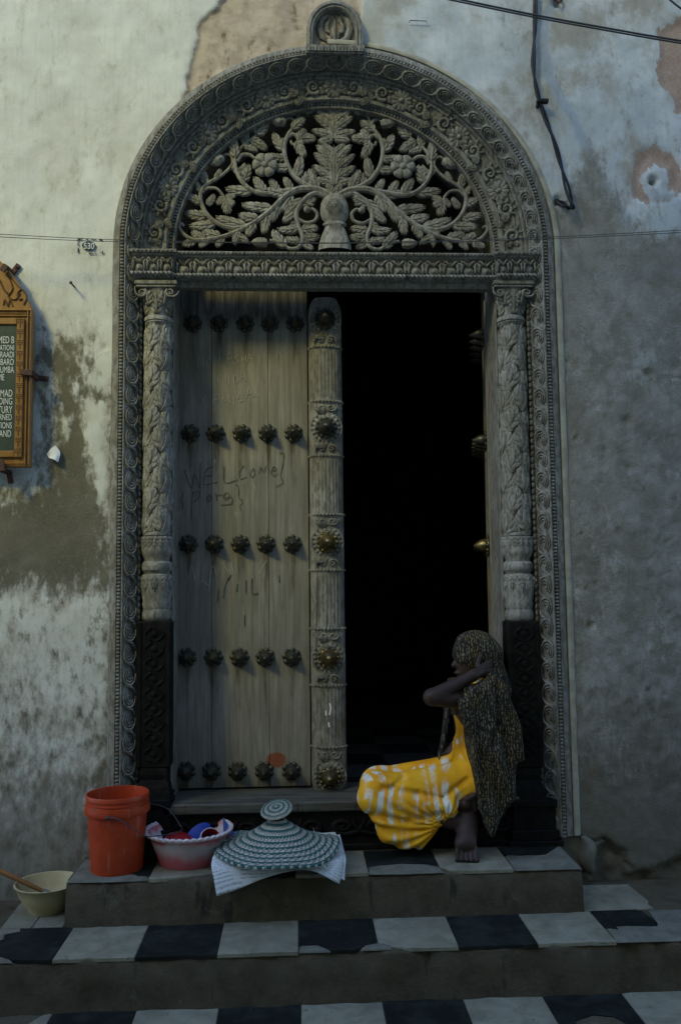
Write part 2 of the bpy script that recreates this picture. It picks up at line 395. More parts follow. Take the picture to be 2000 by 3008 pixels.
sm = t.val(t.val(n1, 'SUBTRACT', .5), 'MULTIPLY_ADD', 2.4, t.attr('salm'))
col = t.mix(t.step(sm, -.05, .1), col, t.mix(t.step(n3, .4, .7), (.36, .26, .20), (.44, .35, .29)))
rbm = t.step(t.val(t.val(n1, 'SUBTRACT', .5), 'MULTIPLY_ADD', 1.4, t.attr('rub')), -.05, .1)
col = t.mix(rbm, col, t.mix(t.step(pl, .4, .6), (.20, .175, .135), (.29, .265, .21)))
res_ = t.val(t.step(t.noise(t.pos((1, 1, .6)), 7.5, 8, .74), .575, .66), 'MULTIPLY', t.val(side, 'MULTIPLY', bmask)); col = t.mix(t.val(res_, 'MULTIPLY', .5), col, (.46, .47, .44))
pit_ = t.noise(pos, 170, 3, .6); col = t.mix(t.val(t.val(t.step(pit_, .64, .72), 'MULTIPLY', bmask), 'MULTIPLY', .7), col, (.12, .112, .09))
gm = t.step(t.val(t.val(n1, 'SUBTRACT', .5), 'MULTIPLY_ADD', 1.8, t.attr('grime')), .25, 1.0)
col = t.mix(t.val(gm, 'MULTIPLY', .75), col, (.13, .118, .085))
grain = t.noise(pos, 300, 3, .6)
h = t.val(t.val(bmask, 'MULTIPLY', -.9), 'ADD', t.val(n3, 'MULTIPLY', t.val(bmask, 'MULTIPLY_ADD', .8, .35)))
h = t.val(t.val(grain, 'MULTIPLY', t.val(bmask, 'MULTIPLY_ADD', .55, .12)), 'ADD', h); t.bump(h, .75, .007)
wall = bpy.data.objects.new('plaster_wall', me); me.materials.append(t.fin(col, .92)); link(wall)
tag(wall, 'old limewashed wall with flaking plaster and a bare cement patch round the arched doorway', 'wall')
# mass of the wall behind its face, beside and above the opening
mb = MB(); mb.box(-6, CX - 1.06, 4.06, 4.45, -.3, 5.9); mb.box(CX + 1.06, 6.5, 4.06, 4.45, -.3, 5.9); mb.box(CX - 1.06, CX + 1.06, 4.06, 4.45, 4.22, 5.9)
mb.box(-6, -2.98, WY, 4.06, -.3, 5.9); mb.box(3.48, 6.5, WY, 4.06, -.3, 5.9); obj('wall_core', mb, M['room'], wall, smooth=False)

# ------------------------------------------------------------------ dark room behind the door
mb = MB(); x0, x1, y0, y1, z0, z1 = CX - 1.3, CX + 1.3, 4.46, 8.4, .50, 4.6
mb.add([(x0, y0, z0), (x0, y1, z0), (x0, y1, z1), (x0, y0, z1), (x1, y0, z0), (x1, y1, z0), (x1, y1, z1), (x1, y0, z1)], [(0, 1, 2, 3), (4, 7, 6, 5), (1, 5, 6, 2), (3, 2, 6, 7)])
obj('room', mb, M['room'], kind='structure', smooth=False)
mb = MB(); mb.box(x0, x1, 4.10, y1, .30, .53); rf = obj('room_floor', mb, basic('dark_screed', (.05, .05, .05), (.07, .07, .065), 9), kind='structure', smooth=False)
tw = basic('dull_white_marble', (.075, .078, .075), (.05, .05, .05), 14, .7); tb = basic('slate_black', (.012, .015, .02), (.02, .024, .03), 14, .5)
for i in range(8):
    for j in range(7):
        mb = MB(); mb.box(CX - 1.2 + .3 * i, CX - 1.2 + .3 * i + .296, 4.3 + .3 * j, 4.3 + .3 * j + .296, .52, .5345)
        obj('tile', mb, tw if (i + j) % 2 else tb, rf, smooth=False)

# ------------------------------------------------------------------ steps
def cement():
    t = NT('stained_cement'); p = t.pos(); a = t.noise(p, 9, 6, .65); b = t.noise(p, 55, 5, .7); c = t.noise(t.pos((1, 1, .25)), 12, 4)
    col = t.mix(t.step(a, .35, .65), (.062, .050, .028), (.095, .078, .047)); col = t.mix(t.step(b, .60, .72), col, (.13, .115, .08))
    col = t.mix(t.step(c, .60, .72), col, (.030, .026, .017)); wsh = t.noise(p, 6, 7, .75); col = t.mix(t.val(t.step(wsh, .58, .68), 'MULTIPLY', .5), col, (.15, .14, .11)); t.bump(t.val(a, 'ADD', b), .65, .008); return t.fin(col, .9)
M['cement'] = cement()
def greycement():
    t = NT('grey_mortar'); p = t.pos(); a = t.noise(p, 14, 6, .65); b = t.noise(p, 70, 5, .7)
    col = t.mix(t.step(a, .35, .65), (.12, .115, .085), (.18, .17, .13)); t.bump(t.val(a, 'ADD', b), .5, .008); return t.fin(col, .9)
M['mortar'] = greycement()
def marble():
    t = NT('white_marble'); p = t.pos(); a = t.noise(p, 7, 7, .6, 1.2); b = t.noise(p, 40, 5)
    col = t.mix(t.step(a, .3, .7), (.18, .168, .115), (.285, .268, .19)); col = t.mix(t.step(b, .58, .72), col, (.13, .118, .085)); dq = t.noise(p, 3.5, 6, .7); col = t.mix(t.val(t.step(dq, .46, .66), 'MULTIPLY', .6), col, (.15, .135, .095)); t.bump(b, .08, .003); return t.fin(col, .55)
def slate():
    t = NT('black_slate'); p = t.pos(); a = t.noise(p, 8, 6, .65); b = t.noise(p, 45, 5)
    col = t.mix(t.step(a, .4, .72), (.009, .011, .009), (.026, .030, .025)); col = t.mix(t.step(b, .64, .74), col, (.06, .06, .048)); t.b.inputs['Specular IOR Level'].default_value = .12; t.bump(b, .15, .003); return t.fin(col, .75)
MW, MK = marble(), slate()
def slab(name, x0, x1, y0, y1, z0, z1, n=60, jit=.006, seed=0):
    """cement step with a slightly rounded, uneven nosing"""
    mb = MB(); rs = np.random.RandomState(seed); pts = []
    prof = [(y1, z1), (y0 + .03, z1), (y0 + .008, z1 - .004), (y0, z1 - .015), (y0 - .004, (z0 + z1) / 2), (y0 - .012, z0 + .02), (y0 - .014, z0)]
    for i in range(n + 1):
        x = x0 + (x1 - x0) * i / n; e = [rs.normal(0, jit) for _ in range(3)]
        for k, (y, z) in enumerate(prof): pts.append((x, y + (e[0] if 0 < k < 4 else e[1] * .6), z + (e[2] * .3 - .002 if 1 < k < 4 else 0)))
    o = mb.grid(pts, n + 1, len(prof)); mb.f.append(tuple(o + k for k in range(len(prof)))); mb.f.append(tuple(o + n * len(prof) + k for k in reversed(range(len(prof)))))
    return obj(name, mb, M['cement'], kind='structure', sharp=50)
landing = slab('landing', -2.4, 2.6, 2.74, YF2 + .03, -.3, Z3 - .004, seed=1)
mid = slab('middle_step', -1.62, 1.95, YF2, WY + .03, -.02, Z2 - .004, seed=2)
top = slab('upper_step', -.945, 1.165, YF1, WY + .03, Z2 - .02, Z1 - .004, seed=3, jit=.004)
# the ends of the upper step get a mortar skim
def tile(x0, x1, y0, y1, z, mat, parent, cut=None, seed=0, chip=.0):
    rs = np.random.RandomState(seed); g = .0015; x0 += g; x1 -= g; y0 += g; y1 -= g
    if cut is None:
        n = 9; pl_ = [(x0 + (x1 - x0) * i / n, y0 + (abs(rs.normal(0, chip)) if 0 < i < n else 0)) for i in range(n + 1)] + [(x1, y1), (x0, y1)]
    else: pl_ = cut
    k = len(pl_); th = .014; b = .0018; cx_ = sum(p[0] for p in pl_) / k; cy_ = sum(p[1] for p in pl_) / k
    ins = [(p[0] + b * np.sign(cx_ - p[0]), p[1] + b * np.sign(cy_ - p[1])) for p in pl_]
    dz = rs.normal(0, .0007)
    mb = MB(); mb.add([(x, y, z - th) for x, y in pl_] + [(x, y, z - b + dz) for x, y in pl_] + [(x, y, z + dz) for x, y in ins],
        [(i, (i + 1) % k, k + (i + 1) % k, k + i) for i in range(k)] + [(k + i, k + (i + 1) % k, 2 * k + (i + 1) % k, 2 * k + i) for i in range(k)] + [tuple(2 * k + i for i in range(k))])
    return obj('tile', mb, mat, parent, smooth=False)
x2, x3, xt = -.9108, -.9026, .2778
E2 = YF2 - .006; ov = .3005
for i in range(8):   # middle step, front row
    a = x2 + .3 * (i - 1 + 0); b = a + .3; blk = i % 2 == 0
    cut = None
    if i == 0: cut = [(a + .02, YF2 + .10), (a + .06, YF2 + .05), (a + .16, YF2 + .005), (b - .0015, YF2 - .004), (b - .0015, YF1 - .004), (a + .04, YF1 - .004), (a + .05, YF1 - .08)]
    if i == 4: cut = [(a + .0015, YF2 + .05), (a + .06, YF2 + .055), (a + .12, YF2 + .004), (b - .09, YF2), (b - .05, YF2 + .03), (b - .0015, YF2 + .05), (b - .0015, YF1 - .004), (a + .0015, YF1 - .004)]
    if i == 5: cut = [(a + .0015, YF2 + .035), (a + .045, YF2 + .03), (a + .05, YF2 + .012), (a + .09, YF2 + .008), (a + .10, YF2), (b - .0015, E2), (b - .0015, YF1 - .004), (a + .0015, YF1 - .004)]
    tile(a, b, E2, YF1 - .003, Z2, MK if blk else MW, mid, cut, seed=i + 10, chip=.003)
aR = x2 + 2.1   # broken black tile at the right end, then the white one behind it by the wall
tile(0, 0, 0, 0, Z2, MK, mid, [(aR + .002, YF2 + .13), (aR + .05, YF2 + .09), (aR + .10, YF2 + .115), (aR + .20, YF2 + .10), (aR + .225, YF2 + .16), (aR + .215, YF1 - .02), (aR + .19, YF1 - .004), (aR + .002, YF1 - .004)])
tile(0, 0, 0, 0, Z2, MW, mid, [(1.172, YF1 + .003), (aR + .272, YF1 + .003), (aR + .268, YF1 + .05), (aR + .285, YF1 + .09), (aR + .275, WY - .045), (1.172, WY - .04)])
tile(0, 0, 0, 0, Z2, MW, mid, [(-1.24, YF1 - .10), (-1.11, YF1 - .03), (-1.12, YF1 + .0), (-1.23, YF1 - .01)])
tile(0, 0, 0, 0, Z2, MW, mid, [(-1.20, YF1 + .004), (-1.08, YF1 + .003), (-1.08, WY - .05), (-1.21, WY - .06)])
tile(0, 0, 0, 0, Z2, MW, mid, [(-1.077, YF1 + .003), (-.955, YF1 + .004), (-.955, WY - .05), (-1.077, WY - .05)])
for i in range(-1, 10):   # landing
    for r in range(2):
        a = x3 + .3 * i; y1_ = YF2 + .012 - .3 * r
        cut = None
        if i == -1 and r == 0: cut = [(a + .2, y1_ - .15), (a + .2985, y1_ - .17), (a + .2985, y1_ - .02), (a + .27, y1_ - .03)]
        if i == 6 and r == 0: cut = [(a + .0015, y1_ - .2985), (a + .06, y1_ - .2985), (a + .06, y1_ - .21), (a + .14, y1_ - .17), (a + .21, y1_ - .19), (a + .25, y1_ - .26), (a + .2985, y1_ - .2985), (a + .2985, y1_ - .002), (a + .0015, y1_ - .002)]
        tile(a, a + .3, y1_ - .3, y1_ - .001, Z3, MW if (i + r) % 2 else MK, landing, cut, seed=40 + i * 2 + r)
# upper step
EB = 3.905
tile(0, 0, 0, 0, Z1, MW, top, [(.02, YF1 + .0), (xt - .0015, YF1 + .002), (xt - .0015, EB), (-.02, EB), (-.02, YF1 + .002)])
tile(0, 0, 0, 0, Z1, MK, top, [(xt + .0015, YF1 + .085), (xt + .08, YF1 + .10), (xt + .17, YF1 + .11), (xt + .26, YF1 + .09), (xt + .2985, YF1 + .07), (xt + .2985, EB), (xt + .0015, EB)])
tile(0, 0, 0, 0, Z1, MW, top, [(xt + .3015, YF1 + .05), (xt + .34, YF1 + .012), (xt + .40, YF1 - .004), (xt + .5985, YF1 - .003), (xt + .5985, EB), (xt + .3015, EB)])
tile(0, 0, 0, 0, Z1, MK, top, [(xt + .6015, EB - .115), (xt + .66, EB - .125), (xt + .70, EB - .105), (xt + .78, EB - .12), (xt + .86, EB - .095), (xt + .86, EB), (xt + .6015, EB)])
tile(0, 0, 0, 0, Z1, MK, top, [(-.318, YF1 + .01), (-.023, YF1 + .006), (-.023, EB), (-.318, EB)])
tile(0, 0, 0, 0, Z1, MW, top, [(-.615, YF1 + .003), (-.565, YF1 + .0), (-.322, YF1 + .05), (-.322, EB), (-.615, EB)])
tile(0, 0, 0, 0, Z1, MK, top, [(-.86, YF1 + .04), (-.70, YF1 + .03), (-.618, YF1 + .04), (-.618, EB), (-.86, EB)])
# mortar patches where tiles are broken away
def patch(pts, z, h, parent, seed=0):
    rs = np.random.RandomState(seed); k = len(pts); c = np.mean(np.array(pts), 0); mb = MB(); vs = []; fs = []
    for r, zz in ((1, -.004), (.93, h * .6), (.6, h), (.25, h)):
        for p in pts: q = c + (np.array(p) - c) * r; vs.append((q[0], q[1], z + zz + rs.normal(0, h * .12)))
    for a_ in range(3):
        for i in range(k): fs.append((a_ * k + i, a_ * k + (i + 1) % k, (a_ + 1) * k + (i + 1) % k, (a_ + 1) * k + i))
    fs.append(tuple(3 * k + i for i in range(k))); mb.add(vs, fs)
    return obj('mortar_patch', mb, M['mortar'], parent, sharp=70)
patch([(xt - .0, YF1 - .004), (xt + .15, YF1 - .008), (xt + .31, YF1 - .004), (xt + .305, YF1 + .055), (xt + .26, YF1 + .088), (xt + .15, YF1 + .108), (xt + .05, YF1 + .09), (xt + .004, YF1 + .08)], Z1 - .003, .005, top, 1)
patch([(xt + .602, YF1 - .004), (xt + .75, YF1 - .006), (xt + .885, YF1 - .002), (xt + .885, EB), (xt + .85, EB - .09), (xt + .76, EB - .12), (xt + .66, EB - .125), (xt + .603, EB - .11)], Z1 - .003, .006, top, 2)
patch([(aR + .0, YF2 - .004), (aR + .2, YF2 - .006), (aR + .5, YF2 + .0), (aR + .5, YF1), (aR + .24, YF1 - .01), (aR + .23, YF2 + .15), (aR + .19, YF2 + .10), (aR + .08, YF2 + .11), (aR + .003, YF2 + .13)], Z2 - .003, .006, mid, 3)
patch([(-1.6, YF2), (-1.3, YF2 - .005), (-1.05, YF2 - .004), (-1.16, YF2 + .05), (-1.19, YF2 + .12), (-1.14, YF1 - .09), (-1.2, YF1 + .02), (-1.6, YF1)], Z2 - .003, .006, mid, 4)
patch([(x2 + .9 + .002, YF2 - .003), (x2 + 1.02, YF2 - .004), (x2 + 1.01, YF2 + .01), (x2 + .97, YF2 + .05), (x2 + .905, YF2 + .048)], Z2 - .003, .005, mid, 5)
patch([(x2 + 1.13, YF2 + .0), (x2 + 1.25, YF2 + .0), (x2 + 1.245, YF2 + .03), (x2 + 1.2, YF2 + .045), (x2 + 1.15, YF2 + .03)], Z2 - .003, .007, mid, 6)
patch([(-.943, YF1), (-.80, YF1 - .003), (-.62, YF1), (-.62, YF1 + .035), (-.86, YF1 + .038), (-.87, EB), (-.943, EB)], Z1 - .003, .005, top, 7)
# lump of render at the foot of the right jamb
mb = MB(); q = P(1728, 2520, 3.93); mb.ball((q[0], 3.955, q[2] + .01), .075, 14, 10, (.55, .75, 1.15))
for i, v in enumerate(mb.v): mb.v[i] = (v[0] + .006 * math.sin(v[2] * 60), v[1], v[2] + .006 * math.sin(v[0] * 90))
obj('mortar_lump', mb, M['mortar'], wall)
# ------------------------------------------------------------------ carving vocabulary (shared meshes)
def leaf_pts(L=1., W=.3, nl=4, bend=0., lean=.35, h=.10, g=.03, curl=0., n=34, m=9, depth=.06, deep=.34, fall=.75):
    """lobed acanthus leaf: +X along the midrib, +Y across, +Z out of the wood; returns a builder"""
    mid = []; a = 0.; x = y = 0.
    for i in range(n):
        mid.append((x, y, a)); ds = L / (n - 1); a = bend * (i + 1) / (n - 1); x += ds * math.cos(a); y += ds * math.sin(a)
    top = []; edge = []
    for i in range(n):
        s_ = i / (n - 1); x, y, a = mid[i]
        env = W * math.sin(PI * min(1, s_ * .93 + .07) ** .75) ** .75 if s_ < 1 else 0
        lob = 1 - deep + deep * abs(math.cos(PI * (nl * s_ ** .9 - .1)))
        wv = env * lob
        for j in range(m):
            tt = -1 + 2 * j / (m - 1); u = abs(tt)
            ox = tt * wv; fx = lean * W * u * (1 - .5 * s_)
            px = x + fx * math.cos(a) - ox * math.sin(a); py = y + fx * math.sin(a) + ox * math.cos(a)
            pz = h * (1 - fall * u * u) * (.6 + .4 * math.sin(PI * s_)) - g * 1.3 * math.exp(-(u / .13) ** 2) + g * math.cos(2 * PI * (nl * s_ * 1.0 - .9 * u)) * u + curl * s_ * s_
            if i == n - 1: pz = h * .35 + curl
            top.append((px, py, pz))
    return top, n, m, depth
def finger(mb, o, ang, L, W, h, cv=0., n=10, m=7, z0=0., depth=.12):
    """one tear-shaped lobe of a leaf with a shallow crease, closed down to the ground"""
    pts = []; a = ang; x, y = o
    for i in range(n):
        s_ = i / (n - 1); wv = W * max(.02, math.sin(PI * (.08 + .92 * s_) ** .85)) ** .7 if i < n - 1 else W * .02
        for j in range(m):
            tt = -1 + 2 * j / (m - 1); u = abs(tt)
            z = z0 + h * math.sqrt(max(0, 1 - (u * .97) ** 2)) * (.55 + .45 * math.sin(PI * s_ ** .8)) - .35 * h * math.exp(-(tt / .28) ** 2) * (1 - s_) ** .5
            if u > .99: z = -depth
            pts.append((x - tt * wv * math.sin(a), y + tt * wv * math.cos(a), z))
        x += L / (n - 1) * math.cos(a); y += L / (n - 1) * math.sin(a); a += cv / (n - 1)
    o_ = mb.grid(pts, n, m); mb.f.append(tuple(o_ + (n - 1) * m + j for j in range(m)))
def fleaf(bend=0., W=.30, h=.13, pairs=((.08, .40, .95), (.26, .44, .80), (.46, .40, .66), (.64, .30, .52)), curl=0., depth=.12):
    """acanthus leaf of separate fat lobes springing from one midrib"""
    mb = MB()
    for s_, L, a in pairs:
        for sg in (-1, 1): finger(mb, (s_, sg * .015), sg * a, L * (W / .30), .075 * (W / .30) + .02, h * .95, -sg * .55, z0=-.01, depth=depth)
    finger(mb, (.02, 0), 0, .97, .085, h, 0, 14, z0=.02, depth=depth)
    if bend or curl:
        for i, (x, y, z) in enumerate(mb.v):
            a = bend * x
            cx_ = math.sin(a) / bend if abs(bend) > 1e-6 else x; cy_ = (1 - math.cos(a)) / bend if abs(bend) > 1e-6 else 0
            mb.v[i] = (cx_ - y * math.sin(a), cy_ + y * math.cos(a), z + (curl * x * x if z > -depth * .9 else 0))
    return mb
def crescents():
    """nested crescents curling into an eye, with an S tail: one unit of the running border"""
    mb = MB()
    for r, a0, a1, th in ((.46, .55, 4.9, .105), (.29, .2, 4.5, .085), (.14, -.3, 4.4, .07)):
        n = 16 if r > .4 else 10
        p = [((r + .05 * (k / n)) * math.cos(a0 + (a1 - a0) * k / n), (r + .05 * (k / n)) * math.sin(a0 + (a1 - a0) * k / n), .02) for k in range(n + 1)]
        mb.tube(p, [th * (.25 + .75 * math.sin(PI * (k / n) ** .8)) for k in range(n + 1)], 6, 1.1, up=(0, 0, 1))
    mb.tube([(.12, -.50, 0), (.36, -.44, .02), (.54, -.18, .03), (.60, .15, .02), (.66, .46, 0)], [.03, .07, .085, .07, .03], 6, 1., up=(0, 0, 1))
    return mb
def leaf_mb(**kw):
    top, n, m, depth = leaf_pts(**kw); mb = MB(); o = mb.grid(top, n, m)
    rim = [i * m for i in range(n)] + [(n - 1) * m + j for j in range(1, m)] + [i * m + m - 1 for i in range(n - 2, -1, -1)]
    b0 = len(mb.v)
    for r in rim: mb.v.append((mb.v[r][0], mb.v[r][1], -depth))
    for k in range(len(rim) - 1): mb.f.append((rim[k], rim[k + 1], b0 + k + 1, b0 + k))
    return mb
def scroll_mb(turns=1.35, r0=.5, r1=.10, thick=.13, n=30, tail=True, inner=True):
    """running S-scroll unit, about 1 unit across"""
    mb = MB(); pts = []; rad = []
    if tail:
        for i in range(6): s_ = i / 6; pts.append((.78 - .28 * s_, -.05 - .42 * s_ + .25 * s_ * s_, 0)); rad.append(thick * (.45 + .5 * s_))
        pts = [(1.0, .48, 0), (.93, .18, 0), (.80, -.12, 0), (.60, -.36, 0)]; rad = [thick * .35, thick * .6, thick * .8, thick]
    for i in range(n + 1):
        s_ = i / n; a = -1.25 - s_ * turns * 2 * PI; r = r0 * (1 - s_) ** .9 + r1 * s_
        pts.append((r * math.cos(a), r * math.sin(a), 0)); rad.append(thick * (1 - .5 * s_))
    mb.tube(pts, rad, 6, 1.1, up=(0, 0, 1)); mb.ball((0, 0, .02), r1 * 1.1, 8, 5)
    if inner:
        for rr, a0, a1 in ((.33, 2.4, 4.6), (.33, -.9, 1.2)):
            p = [(rr * math.cos(a0 + (a1 - a0) * k / 8), rr * math.sin(a0 + (a1 - a0) * k / 8), .02) for k in range(9)]
            mb.tube(p, [thick * .55 * (.3 + math.sin(PI * k / 8)) for k in range(9)], 5, 1., up=(0, 0, 1))
    return mb
def rosette_mb(n=10, r=1., core=.28, h=.22, notch=True, point=0.):
    mb = MB()
    for k in range(n):
        a = 2 * PI * k / n; st = len(mb.v); wv = r * math.sin(PI / n) * 1.02
        pts = []
        for i in range(6):
            s_ = i / 5; x = core * .7 + (r - core * .7) * s_; ww = wv * (.35 + .65 * s_) * (1 if s_ < .85 else .62)
            for tt in (-1, -.5, 0, .5, 1):
                pts.append((x + (.06 * r * (1 - tt * tt) if s_ > .9 else 0), tt * ww, h * (.55 + .45 * math.sin(PI * s_)) * (1 - .6 * tt * tt) - (h * .25 if abs(tt) < .1 else 0)))
        o = mb.grid(pts, 6, 5)
        rim = [i * 5 for i in range(6)] + [26, 27, 28, 29] + [i * 5 + 4 for i in range(4, -1, -1)]; b0 = len(mb.v)
        for q in rim: mb.v.append((mb.v[o + q][0], mb.v[o + q][1], -.06))
        for q in range(len(rim) - 1): mb.f.append((o + rim[q], o + rim[q + 1], b0 + q + 1, b0 + q))
        mb.xf(Matrix.Rotation(a, 4, 'Z'), st)
    mb.ball((0, 0, h * .35), core, 12, 8, (1, 1, .85))
    return mb
FM = M['frame']
ME = {}
ME['leaf'] = fleaf(.5).mesh('acanthus_leaf', FM)
ME['leaf_s'] = fleaf(0., .34, pairs=((.05, .38, 1.15), (.20, .46, .92), (.40, .44, .74), (.60, .32, .56))).mesh('acanthus_leaf', FM)
ME['leaf_n'] = fleaf(.95, .24).mesh('acanthus_leaf', FM)
ME['scroll'] = scroll_mb(thick=.165).mesh('scroll', FM)
ME['border'] = crescents().mesh('scroll', FM)
ME['rosette'] = rosette_mb(12).mesh('rosette', FM)
ME['flower'] = rosette_mb(6, 1, .30, .30).mesh('flower', FM)
mb = scroll_mb(1.25, .40, .08, .13, 28, False, False)
for a in (2.9, 2.2, 1.5, .8, .1, -.6, 3.6):
    finger(mb, (.34 * math.cos(a), .34 * math.sin(a)), a - .8, .36, .085, .13, 1.0, 8, 5)
ME['acanthus_scroll'] = mb.mesh('acanthus_scroll', FM)

# ------------------------------------------------------------------ carved door frame
door = empty('carved_door_frame', (CX, 3.95, .36), 'weathered grey wooden door frame with arched fretwork fanlight, carved lintel and pilasters', 'door frame')
def path_pts(z0=.395, step=.02, r=1.0):
    """points of the doorway line: (kind, param) -> list of (cx-side, centre z, outward dir)"""
    o = []; n = int((ZS - z0) / step)
    for i in range(n): o.append(('L', z0 + (ZS - z0) * i / n))
    m = int(PI * r / step)
    for i in range(m + 1): o.append(('A', PI - PI * i / m))
    for i in range(n - 1, -1, -1): o.append(('R', z0 + (ZS - z0) * i / n))
    return o
def at_path(q, r):
    k, v = q
    if k == 'L': return np.array([CX - r, v]), np.array([-1., 0.]), np.array([0., 1.])
    if k == 'R': return np.array([CX + r, v]), np.array([1., 0.]), np.array([0., -1.])
    c, s = math.cos(v), math.sin(v)
    n_ = nrm([c, s / EL]); return np.array([CX + r * c, ZS + EL * r * s]), n_, nrm([s, -EL * c])
def sweep(prof, path, closed=False):
    mb = MB(); pts = []
    for q in path:
        for r, y in prof: p, _, _ = at_path(q, r); pts.append((p[0], y, p[1]))
    mb.grid(pts, len(path), len(prof)); return mb
full = path_pts(); archp = [('A', PI - PI * i / 110) for i in range(111)]
om = obj('outer_moulding', sweep([(1.050, 3.99), (1.049, 3.948), (1.038, 3.934), (1.013, 3.928), (1.011, 3.934), (.990, 3.930), (.988, 3.918), (.983, 3.916), (.979, 3.926), (.962, 3.942), (.945, 3.966), (.934, 3.990), (.931, 3.984), (.922, 3.984), (.918, 3.995), (.918, 4.03)], full), FM, door, sharp=40)
obj('lime_fillet', sweep([(1.047, 3.96), (1.051, 3.9385), (1.062, 3.9365), (1.076, 3.942), (1.088, 3.962)], [q for q in full if q[0] == 'R' or (q[0] == 'A' and q[1] < 1.62)]), M['frame_edge'], door, sharp=40)
# beads along the moulding, all in one piece
def along(path):
    pos_ = [at_path(q, 1.0)[0] for q in path]; d = [0.]
    for i in range(1, len(pos_)): d.append(d[-1] + np.linalg.norm(pos_[i] - pos_[i - 1]))
    return d
dl = along(full)
def at_len(L, r):
    i = min(max(np.searchsorted(dl, L), 1), len(full) - 1); t_ = (L - dl[i - 1]) / (dl[i] - dl[i - 1] + 1e-9)
    a, na, ta = at_path(full[i - 1], r); b, nb, tb_ = at_path(full[i], r)
    return a + (b - a) * t_, nrm(na + (nb - na) * t_), nrm(ta + (tb_ - ta) * t_)
mb = MB(); L = .012
while L < dl[-1]:
    p, n_, tg = at_len(L, 1.0005); s0 = len(mb.v); mb.box(-.0055, .0055, -.0085, .0085, 0, .010, .003)
    mb.xf(frame_m((p[0], 3.931, p[1]), (tg[0], 0, tg[1]), (n_[0], 0, n_[1]), (0, -1, 0)), s0); L += .0165
obj('bead_row', mb, FM, om, smooth=False, kind='stuff')
L = .06; flip = 1
while L < dl[-1] - .04:
    p, n_, tg = at_len(L, .957); c45 = .80; s45 = .60
    vax = nrm((n_[0] * c45, -s45, n_[1] * c45)); wax = nrm((-n_[0] * s45, -c45, -n_[1] * s45)); tax = np.cross(vax, wax)
    inst('scroll', ME['border'], frame_m((p[0] + wax[0] * .004, 3.950 + wax[1] * .004, p[1] + wax[2] * .004), tax * .088, vax * .060, wax * .085), om); L += .0985
# the cusped edge between scroll band and pilaster, jambs only
mb = MB()
for sgn in (-1, 1):
    z = .56
    while z < 2.9: mb.ball((CX + sgn * .921, 3.982, z), .011, 7, 5, (.7, .8, 1.15)); z += .030
obj('cusped_edge', mb, FM, om, kind='stuff')
# plain inner jambs, their splay and the reveal
for sgn in (-1, 1):
    mb = MB(); X_ = lambda r: CX + sgn * r
    prof = [(.918, 3.995), (.915, 4.035), (.782, 4.035), (.779, 4.022), (.774, 4.022), (.770, 4.03), (.768, 4.215), (.80, 4.22), (.80, 4.46), (1.10, 4.46)]
    mb.grid([(X_(r), y, z) for z in (.50, 3.13) for r, y in prof], 2, len(prof)); obj('jamb', mb, FM, door, smooth=False)
# arch: carved band, dentils, fanlight rim
ab = obj('arch_band', sweep([(.918, 4.03), (.915, 3.998), (.905, 3.998), (.900, 4.008), (.835, 4.030), (.830, 4.022), (.812, 4.024), (.808, 4.034), (.806, 4.052), (.790, 4.056), (.788, 4.046), (.780, 4.048), (.776, 4.12), (.776, 4.46), (1.04, 4.46)], archp), FM, door, sharp=40)
mb = MB()
for i in range(150):
    p, n_, tg = at_path(('A', PI * (i + .5) / 150), .799); s0 = len(mb.v); mb.box(-.0045, .0045, -.008, .008, 0, .012)
    mb.xf(frame_m((p[0], 4.056, p[1]), (tg[0], 0, tg[1]), (n_[0], 0, n_[1]), (0, -1, 0)), s0)
obj('dentil_row', mb, FM, ab, smooth=False, kind='stuff')
def on_arch(deg, r, y, size, name, me, rot=0., flip=1, tilt=.30):
    p, n_, tg = at_path(('A', math.radians(deg)), r)
    vax = nrm((n_[0] * math.cos(tilt), -math.sin(tilt), n_[1] * math.cos(tilt))); wax = nrm((-n_[0] * math.sin(tilt), -math.cos(tilt), -n_[1] * math.sin(tilt))); tax = np.cross(vax, wax)
    a = math.cos(rot) * tax + math.sin(rot) * vax; b = -math.sin(rot) * tax + math.cos(rot) * vax
    inst(name, me, frame_m((p[0], y, p[1]), a * size * flip, b * size, wax * size), ab)
RB, YB = .868, 4.012
for k in range(-4, 5):
    d = 90 + 22.6 * k
    if abs(k) < 4: on_arch(d, RB, YB, .050, 'rosette', ME['rosette'])
    for sg in (-1, 1):
        if k == 4 and sg > 0 or k == -4 and sg < 0: continue
        # on each side of a rosette: a large scroll turning back to it, and two leaves
        on_arch(d + sg * 6.6, RB + .004, YB, .088, 'acanthus_scroll', ME['acanthus_scroll'], rot=.5 * sg, flip=sg)
        on_arch(d + sg * 10.6, RB - .032, YB + .004, .060, 'acanthus_leaf', ME['leaf'], rot=(PI / 2 - .55 * sg), flip=-sg)
        on_arch(d + sg * 3.3, RB - .030, YB + .006, .036, 'acanthus_leaf', ME['leaf_s'], rot=(PI / 2 + .5 * sg))
        on_arch(d + sg * 3.3, RB + .030, YB - .006, .036, 'acanthus_leaf', ME['leaf_s'], rot=(-PI / 2 - .5 * sg))

